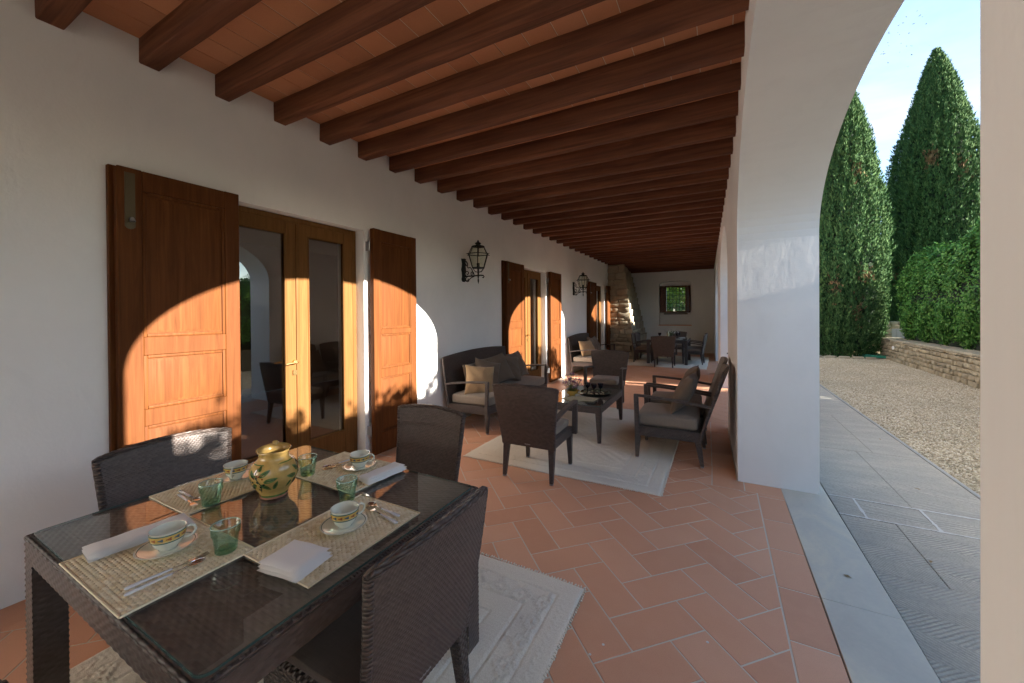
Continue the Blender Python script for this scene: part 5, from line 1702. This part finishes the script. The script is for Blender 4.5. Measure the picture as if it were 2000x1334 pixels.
    for k in range(60):
        x, y, z = r.gauss(0, .13), r.gauss(0, .06), r.uniform(.14, .30)
        g2.tube([(x * .2, y * .2, .10), (x, y, z)], .0015, 4)
        s = r.uniform(.008, .016)
        g.lathe([(.0, -s), (s, 0), (0, s)], 5, (x, y, z))
    obj('white_blooms', g, M['petal_w'], f, sharp=0); obj('flower_stems', g2, M['stemgreen'], f, sharp=0)
coffee_items()

# ------------------------------------------------------------------ garden
def gravel():
    g = G()
    def q(x0, x1, y0, y1): g.add([(x0, y0, -.02), (x1, y0, -.02), (x1, y1, -.02), (x0, y1, -.02)], [(0, 1, 2, 3)])
    q(1.93, 5.1, 3.2, 9); q(1.93, 5.1, 9, 18)
    bed = obj('gravel_bed', G().add([(1.93, -5, -.028), (5.6, -5, -.028), (5.6, 22, -.028), (1.93, 22, -.028)], [(0, 1, 2, 3)]), m_simple('gravel_base', (.30, .24, .155), .95, bump=.8, bscale=45, var=.35, vscale=30), kind='structure')
    o = obj('gravel', g, M['gravel'], kind='stuff')
    ng = bpy.data.node_groups.new('gravel_scatter', 'GeometryNodeTree')
    ng.interface.new_socket('Geometry', in_out='INPUT', socket_type='NodeSocketGeometry')
    ng.interface.new_socket('Geometry', in_out='OUTPUT', socket_type='NodeSocketGeometry')
    N = ng.nodes; L = ng.links
    gi, go = N.new('NodeGroupInput'), N.new('NodeGroupOutput')
    dist = N.new('GeometryNodeDistributePointsOnFaces'); dist.inputs['Density'].default_value = 3600
    ico = N.new('GeometryNodeMeshIcoSphere'); ico.inputs['Radius'].default_value = .0105; ico.inputs['Subdivisions'].default_value = 1
    sm = N.new('GeometryNodeSetMaterial'); sm.inputs['Material'].default_value = M['gravel']
    inst = N.new('GeometryNodeInstanceOnPoints')
    rv = N.new('FunctionNodeRandomValue'); rv.data_type = 'FLOAT_VECTOR'; rv.inputs[0].default_value = (.6, .5, .35); rv.inputs[1].default_value = (1.7, 1.3, .9)
    rr = N.new('FunctionNodeRandomValue'); rr.data_type = 'FLOAT_VECTOR'; rr.inputs[0].default_value = (-.5, -.5, 0); rr.inputs[1].default_value = (.5, .5, 6.28); rr.inputs['Seed'].default_value = 5
    L.new(gi.outputs[0], dist.inputs[0]); L.new(dist.outputs[0], inst.inputs['Points']); L.new(ico.outputs[0], sm.inputs[0]); L.new(sm.outputs[0], inst.inputs['Instance'])
    L.new(rv.outputs[0], inst.inputs['Scale']); L.new(rr.outputs[0], inst.inputs['Rotation'])
    L.new(inst.outputs[0], go.inputs[0])
    md = o.modifiers.new('scatter', 'NODES'); md.node_group = ng
gravel()
obj('gravel_kerb', G().box(1.90, 1.93, -5, 22, -.04, .004), M['grey_sill'], kind='structure')

def wx(y): return 4.65 + .0465 * (y - 11.2)
def low_wall():
    W = thing('low_stone_wall', 'low rough stone retaining wall with flat coping under the hedge', 'stone wall', (0, 0, 0))
    y0, y1, h = 8.5, 17.65, .62
    g = G().hexa([(wx(y0) + .07, y0, -.05), (wx(y0) + .5, y0, -.05), (wx(y1) + .5, y1 - .06, -.05), (wx(y1) + .07, y1 - .06, -.05), (wx(y0) + .07, y0, h), (wx(y0) + .5, y0, h), (wx(y1) + .5, y1 - .06, h), (wx(y1) + .07, y1 - .06, h)])
    obj('mortar_core', g, M['mortar'], W)
    g = G().box(wx(-3) - .3, wx(8.5) + .5, -5, 8.49, -.05, .62)
    ms = [stone_mesh(300 + k, M['drywall'], bev=.22) for k in range(8)]
    r = random.Random(11)
    z = -.04
    rows = [.14, .12, .10, .13, .11, .06]
    for hh in rows:
        y = y0
        while y < y1:
            w = r.uniform(.13, .30)
            s = link('stone', r.choice(ms), W)
            s.location = (wx(y) + .05 + r.uniform(-.012, .012), y + w / 2, z + hh / 2)
            s.rotation_euler = (r.uniform(-.06, .06), 0, -PI / 2 - .0465)
            s.scale = (w - .012, .15, hh - .01)
            y += w
        z += hh
    y = y0
    while y < y1:
        w = r.uniform(.45, .8)
        y2 = min(y + w, y1)
        g = G().hexa([(wx(y) - .03, y + .004, h), (wx(y) + .46, y + .004, h), (wx(y2) + .46, y2 - .004, h), (wx(y2) - .03, y2 - .004, h), (wx(y) - .03, y + .004, h + .05), (wx(y) + .46, y + .004, h + .05), (wx(y2) + .46, y2 - .004, h + .05), (wx(y2) - .03, y2 - .004, h + .05)])
        obj('coping_stone', g, M['rubble'], W, bevel=.008)
        y = y2
    # earth bank behind
    g = G().hexa([(wx(-4) + .4, -4, -.05), (wx(-4) + 5, -4, -.05), (wx(18) + 5, 17.6, -.05), (wx(18) + .4, 17.6, -.05), (wx(-4) + .4, -4, .60), (wx(-4) + 5, -4, .9), (wx(18) + 5, 17.6, .9), (wx(18) + .4, 17.6, .60)])
    obj('bank', g, M['earth'], kind='structure')
low_wall()

def leaf_cloud(name, P, Nn, size, mat, parent, rs, up=.0, aspect=.5, fold=True, tri=False):
    """P points (n,3), Nn preferred facing normals; makes one leaf (quad, folded) per point"""
    n = len(P)
    T = rs.normal(size=(n, 3)); T[:, 2] += up
    T -= Nn * (np.sum(T * Nn, 1, keepdims=True) * .6)
    T /= np.linalg.norm(T, axis=1, keepdims=True)
    B = np.cross(T, Nn + rs.normal(size=(n, 3)) * .5); B /= np.linalg.norm(B, axis=1, keepdims=True) + 1e-9
    s = size * rs.uniform(.6, 1.3, (n, 1))
    Q = np.cross(T, B)
    a = P; b = P + T * s * .45 + B * s * aspect * .5 + Q * s * .06; c = P + T * s; d = P + T * s * .45 - B * s * aspect * .5 + Q * s * .06
    V = np.stack([a, b, c, d], 1).reshape(-1, 3)
    F = np.arange(4 * n).reshape(n, 4)
    return V, F

def crown_cypress(x, y, H, prof, label, seed, nsp=15000, clip=None):
    """prof: list (z fraction, radius)"""
    T = thing('cypress', label, 'cypress tree', (x, y, 0), 0, 'tall dark cypress trees')
    rs = np.random.default_rng(seed)
    zs = np.array([p[0] for p in prof]) * H; rad = np.array([p[1] for p in prof])
    z = rs.uniform(.0, 1, nsp * 4) 
    zz = z * H; rr = np.interp(zz, zs, rad)
    keep = rs.uniform(0, rad.max(), len(zz)) < rr + .08
    zz, rr = zz[keep][:nsp], rr[keep][:nsp]
    n = len(zz)
    th = rs.uniform(0, 2 * PI, n)
    # lumps: vertical plume structure
    lump = np.zeros(n)
    for k in range(26):
        t0 = rs.uniform(0, 2 * PI); z0 = rs.uniform(0, H); sw = rs.uniform(.25, .6); sh = rs.uniform(.5, 1.6)
        dt = np.angle(np.exp(1j * (th - t0)))
        lump += rs.uniform(.3, 1) * np.exp(-(dt / sw) ** 2 - ((zz - z0) / sh) ** 2)
    # fine plumes
    fine = .5 * np.sin(th * 17 + zz * 1.3 + 2 * np.sin(zz * 2.1)) + .5 * np.sin(th * 29 - zz * 2.3)
    R_ = rr * (.78 + .15 * np.tanh(lump) + .075 * fine + rs.normal(0, .03, n)) + .04
    inner = rs.uniform(0, 1, n) < .30
    R_ = np.where(inner, R_ * rs.uniform(.7, .95, n), R_)
    P = np.stack([R_ * np.cos(th), R_ * np.sin(th), zz], 1)
    Nn = np.stack([np.cos(th), np.sin(th), np.full(n, .25)], 1)
    # each sprig = 5 narrow blades fanning up and out
    Vs, Fs = [], []
    m = 5
    for k in range(m):
        D = Nn * .55 + rs.normal(0, .45, (n, 3)); D[:, 2] += 1.1
        D /= np.linalg.norm(D, axis=1, keepdims=True)
        B = np.cross(D, Nn + rs.normal(0, .7, (n, 3))); B /= np.linalg.norm(B, axis=1, keepdims=True) + 1e-9
        s = rs.uniform(.05, .115, (n, 1)); w = s * .17
        O = P + rs.normal(0, .02, (n, 3))
        V = np.stack([O - D * s * .3, O + B * w + D * s * .25, O + D * s, O - B * w + D * s * .25], 1)
        Vs.append(V)
    V = np.stack(Vs, 1).reshape(-1, 3)
    F = np.arange(len(V)).reshape(-1, 4)
    br = np.zeros(n)
    for k in range(9):
        t0 = rs.uniform(0, 2 * PI); z0 = rs.uniform(.05, .75) * H
        dt = np.angle(np.exp(1j * (th - t0)))
        br += np.exp(-(dt * rr / .16) ** 2 - ((zz - z0) / .30) ** 2)
    mi = (rs.uniform(0, 1, n) < br * .7).astype(np.int32)
    me = fast_mesh('crown', V, F, [M['cypress'], M['dry_spray']], np.repeat(mi, m))
    link('crown', me, T)
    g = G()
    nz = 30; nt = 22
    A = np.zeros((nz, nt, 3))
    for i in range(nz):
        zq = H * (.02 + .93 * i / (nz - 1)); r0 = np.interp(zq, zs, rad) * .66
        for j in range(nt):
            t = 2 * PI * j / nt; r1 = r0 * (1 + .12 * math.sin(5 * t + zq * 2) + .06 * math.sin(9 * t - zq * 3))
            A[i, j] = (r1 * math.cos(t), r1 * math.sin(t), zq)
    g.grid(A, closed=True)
    obj('shade_core', g, m_simple('cypress_core_shade', (.010, .024, .010), 1), T, sharp=0)  # added dark shell: blocks light through gaps, its colour stands for crown shade
    obj('trunk', G().tube([(0, 0, -.1), (.02, .01, H * .3), (0, 0, H * .9)], [.2, .13, .02], 10), M['bark'], T, sharp=0)
    return T
crown_cypress(3.85, 17.9, 10.3, [(0, .95), (.03, 1.15), (.12, 1.32), (.36, 1.45), (.54, 1.34), (.72, 1.06), (.84, .72), (.92, .42), (.98, .12), (1, .02)], 'left dark cypress standing at the end of the gravel yard', 21, 30000)
crown_cypress(7.2, 20.2, 11.3, [(0, 1.1), (.1, 1.5), (.3, 1.72), (.51, 1.56), (.69, 1.14), (.86, .62), (.95, .27), (1, .02)], 'right taller cypress rising behind the clipped hedge', 22, 36000)

def hedge_part(name, label, cat, pts, mat, size, n, seed, aspect=.55, stem=True):
    """pts: function rs,n -> (P,N)"""
    T = thing(name, label, cat, (0, 0, 0))
    rs = np.random.default_rng(seed)
    P, Nn = pts(rs, n)
    V, F = leaf_cloud('leaves', P, Nn, size, mat, T, rs, .2, aspect)
    link('leaves', fast_mesh('leaves', V, F, mat), T)
    return T
def hedge_pts(y0, y1, h0, h1, xoff=.15, depth=1.9, zb=.66):
    def f(rs, n):
        y = rs.uniform(y0, y1, n)
        # cross-section: front face bulging, rounded top
        t = rs.uniform(0, 1, n)
        hh = h0 + (h1 - h0) * (y - y0) / (y1 - y0)
        hh = hh + .14 * np.sin(y * 1.7) + .07 * np.sin(y * 4.1 + 1)
        a = t * PI * .95
        cz = (zb + hh) / 2
        cxx = wx(y) + xoff + depth / 2
        c, s = np.cos(a + PI / 2 + .02), np.sin(a - PI / 2 + .0)
        ang = -PI * .5 + t * PI * 1.15      # from bottom front over the top
        ex = np.sign(np.cos(ang)) * np.abs(np.cos(ang)) ** .55; ez = np.sign(np.sin(ang)) * np.abs(np.sin(ang)) ** .6
        x = cxx - depth / 2 * ex; z = cz + (hh - zb) / 2 * ez
        endf = np.clip((y1 - y) / .9, 0, 1) ** .5
        x = cxx + (x - cxx) * (.35 + .65 * endf); z = zb + .1 + (z - zb - .1) * (.45 + .55 * endf)
        Nn = np.stack([-ex, np.where(y > y1 - .5, .6, 0), ez * .8 + .25], 1); Nn /= np.linalg.norm(Nn, axis=1, keepdims=True)
        P = np.stack([x, y, z], 1)
        lump = .07 * np.sin(y * 5.3 + z * 4) + .05 * np.sin(y * 11 - z * 9) + rs.normal(0, .035, n) - rs.uniform(0, 1, n) ** 3 * .22
        return P + Nn * lump[:, None], Nn
    return f
def hedge_core(T, y0, y1, h0, h1, depth=1.9, zb=.6):
    g = G()
    for k in range(12):
        a, b = y0 + (y1 - y0) * k / 12, y0 + (y1 - y0) * (k + 1) / 12
        h = h0 + (h1 - h0) * (k + .5) / 12 - .22
        xa = wx(a) + .40
        if k == 11: b -= .35; h -= .4
        g.box(xa, xa + depth - .5, a, b - .002, zb, h)
    obj('dark_core', g, m_simple('hedge_inner', (.010, .022, .008), 1), T, sharp=0)  # plain boxes in very dark green filling the hedge behind its leaves
H1 = hedge_part('hedge', 'dense clipped green hedge growing on top of the low stone wall', 'hedge', hedge_pts(9.0, 17.3, 3.75, 3.0), M['hedge'], 0.075, 80000, 31)
hedge_core(H1, 9.0, 17.3, 3.75, 3.0)
H2 = hedge_part('hedge', 'lower stretch of hedge beside the terrace, out to the right behind the pier', 'hedge', hedge_pts(-4.0, 8.9, 2.68, 2.76), M['hedge'], .10, 22000, 32)
hedge_core(H2, -4.0, 8.9, 2.68, 2.76)
# bright leafy vine behind the gap and outside the window
def blob_pts(cx, cy, cz, rx, ry, rz_):
    def f(rs, n):
        d = rs.normal(size=(n, 3)); d /= np.linalg.norm(d, axis=1, keepdims=True)
        k = rs.uniform(.55, 1.0, (n, 1)) * (1 + .15 * np.sin(d[:, :1] * 7 + d[:, 2:] * 9))
        return d * k * np.array([rx, ry, rz_]) + np.array([cx, cy, cz]), d
    return f
hedge_part('shrub', 'yellow green shrub glimpsed between the two cypresses', 'shrub', blob_pts(8.4, 27, 1.6, 1.8, 1.5, 2.2), M['vine'], .16, 5000, 41)
hedge_part('vine', 'sunlit yellow green vine seen through the barred window', 'vine', blob_pts(-2.0, 21.5, 2.1, 1.9, 1.0, 1.9), M['vine'], .15, 9000, 42)
hedge_part('shrub', 'dark green shrub outside the barred window', 'shrub', blob_pts(-1.7, 19.9, .9, 1.9, .7, 1.15), M['hedge'], .12, 6000, 43)
hedge_part('tree', 'broad green tree far outside the barred window', 'tree', blob_pts(-3.0, 32, 3.2, 5, 3, 3.8), M['hedge'], .35, 9000, 44)
o = C.objects.get('tree')
if o: obj('trunk', G().tube([(-3, 32, -1), (-3, 32, 4)], [.3, .12], 8), M['bark'], o)

# back garden wall, gate, hose, lamp
bw = thing('garden_wall', 'dark dry stone garden wall in the shade behind the cypress', 'stone wall', (0, 18.9, 0))
obj('wall_core', G().box(4.3, 7.5, .06, .4, -.05, 1.18), M['mortar'], bw)
ms = [stone_mesh(500 + k, M['drywall'], bev=.22) for k in range(6)]
r = random.Random(5); z = 0
while z < 1.15:
    hh = r.uniform(.09, .15); x = 4.3
    while x < 6.6:
        w = r.uniform(.15, .36); s = link('stone', r.choice(ms), bw)
        s.location = (x + w / 2, .05, z + hh / 2); s.scale = (w - .012, .14, hh - .012); x += w
    z += hh
gt = thing('garden_gate', 'small grey metal gate beside the end of the low wall', 'gate', (5.35, 18.2, 0))
for k in range(5):
    obj('gate_board', G().box(.02 + .12 * k, .13 + .12 * k, 0, .03, .25, .95), M['galv'], gt, bevel=.003)
obj('gate_rail', G().box(0, .64, .03, .06, .35, .40).box(0, .64, .03, .06, .80, .85), M['galv'], gt, bevel=.003)
hs = G()
for k in range(4):
    P = [(.62 * (1 - .08 * k) * math.cos(t) * 1.0, .34 * (1 - .07 * k) * math.sin(t), .03 + .028 * k + .012 * math.sin(t * 3 + k)) for t in np.linspace(0, 2 * PI, 40)]
    hs.tube(P, .014, 6)
o = obj('garden_hose', hs, M['hose'], sharp=0, loc=(4.75, 17.35, -.02)); tag(o, 'coiled bright green garden hose at the foot of the left cypress', 'hose')
lp = thing('garden_lamp', 'small white garden lamp on the end of the low stone wall', 'lamp', (wx(16.3) - .03, 16.3, .36))
obj('lamp_body', G().lathe([(0, 0), (.035, 0), (.045, .03), (.045, .10), (.0, .12)], 14), M['petal_w'], lp, sharp=40)
obj('lamp_bracket', G().tube([(0, 0, .02), (.06, 0, .02)], .012, 8), M['petal_w'], lp)

# kerb of loose edging stones by the cypress
for k in range(7):
    s = link('edging_stone', stone_mesh(700 + k, M['rubble'])); s.location = (2.3 + k * .36 + r.uniform(-.04, .04), 16.75 + r.uniform(-.05, .05), .01)
    s.scale = (r.uniform(.2, .32), .14, .10); s.rotation_euler = (0, 0, r.uniform(-.3, .3))
    tag(s, 'rough edging stone at the foot of the left cypress along the gravel', 'stone', 'edging stones by the cypress')

def litter():
    rl = random.Random(9)
    lf = G().add([(0, -.018, .001), (.009, 0, .004), (0, .02, .002), (-.009, 0, .005)], [(0, 1, 2, 3)])
    ml = mesh_of(lf, m_simple('dry_leaf', (.26, .17, .07), .8), 0, 1, 0, 'fallen_leaf')
    spots = [(1.15, 3.3, 'on the grooved slab nearest the camera'), (1.52, 4.6, 'on the path just past the mortar joints'), (1.72, 6.2, 'on the path close to the gravel kerb'), (1.05, 7.1, 'on the path beside the white pier'),
             (2.6, 8.3, 'on the gravel in the middle distance'), (3.4, 10.6, 'on the gravel near the low wall'), (.66, 2.9, 'on the smooth threshold slab'), (2.35, 5.4, 'on the near gravel by the kerb')]
    for x, y, w in spots:
        o = link('fallen_leaf', ml); o.location = (x, y, .006 if x > .82 and x < 1.9 else (.004 if x < .82 else .0)); o.rotation_euler = (0, 0, rl.uniform(0, 6)); o.scale = [rl.uniform(.8, 1.5)] * 3
        tag(o, 'small dry brown leaf lying ' + w, 'leaf', 'fallen leaves outside')
    pt = mesh_of(G().lathe([(.0, .003), (.005, .0025), (.007, .001)], 7), M['petal_w'], 0, 1, 0, 'petal')
    for x, y, w in [(-.48, 1.78, 'near the rug'), (-.05, 2.02, 'on the tile right of the near rug corner'), (-.30, 3.28, 'just in front of the lounge rug corner'), (-.42, 3.32, 'at the corner of the lounge rug'), (-.52, 1.70, 'beside the near rug edge')]:
        o = link('petal', pt); o.location = (x, y, .001); tag(o, 'tiny white petal fallen on the floor ' + w, 'petal', 'petals on the floor')
litter()

# a distant flock over the cypresses
bm_ = G()
bm_.add([(0, 0, 0), (.35, .06, .10), (.16, -.08, .02), (0, -.14, 0)], [(0, 1, 2, 3)])
bm_.add([(0, 0, 0), (-.35, .06, .10), (-.16, -.08, .02), (0, -.14, 0)], [(3, 2, 1, 0)])
bm_.tube([(0, .14, 0), (0, .02, .01), (0, -.2, 0)], [.02, .05, .015], 6)
bme = mesh_of(bm_, m_simple('bird_dark', (.02, .02, .022), .8), 0, 1, 0, 'bird')
rb = random.Random(12)
for k in range(46):
    u = rb.gauss(1745, 45); v = rb.gauss(95, 35)
    if v < 5 or v > 150: continue
    # direction of the flock in the sky, 140-190 m away
    a = math.atan2(u - 1000, 753) - .4909; dd = rb.uniform(130, 190)
    dep = dd * math.cos(math.atan2(u - 1000, 753))
    o = link('bird', bme); o.location = (dd * math.sin(a), dd * math.cos(a), 1.55 + dep * (618 - v) / 753)
    o.rotation_euler = (rb.uniform(-.3, .3), rb.uniform(-.5, .5), rb.uniform(0, 6.28)); o.scale = [rb.uniform(.7, 1.2)] * 3
    tag(o, 'tiny dark bird in the flock high in the sky above the cypresses', 'bird', 'distant birds in flight')
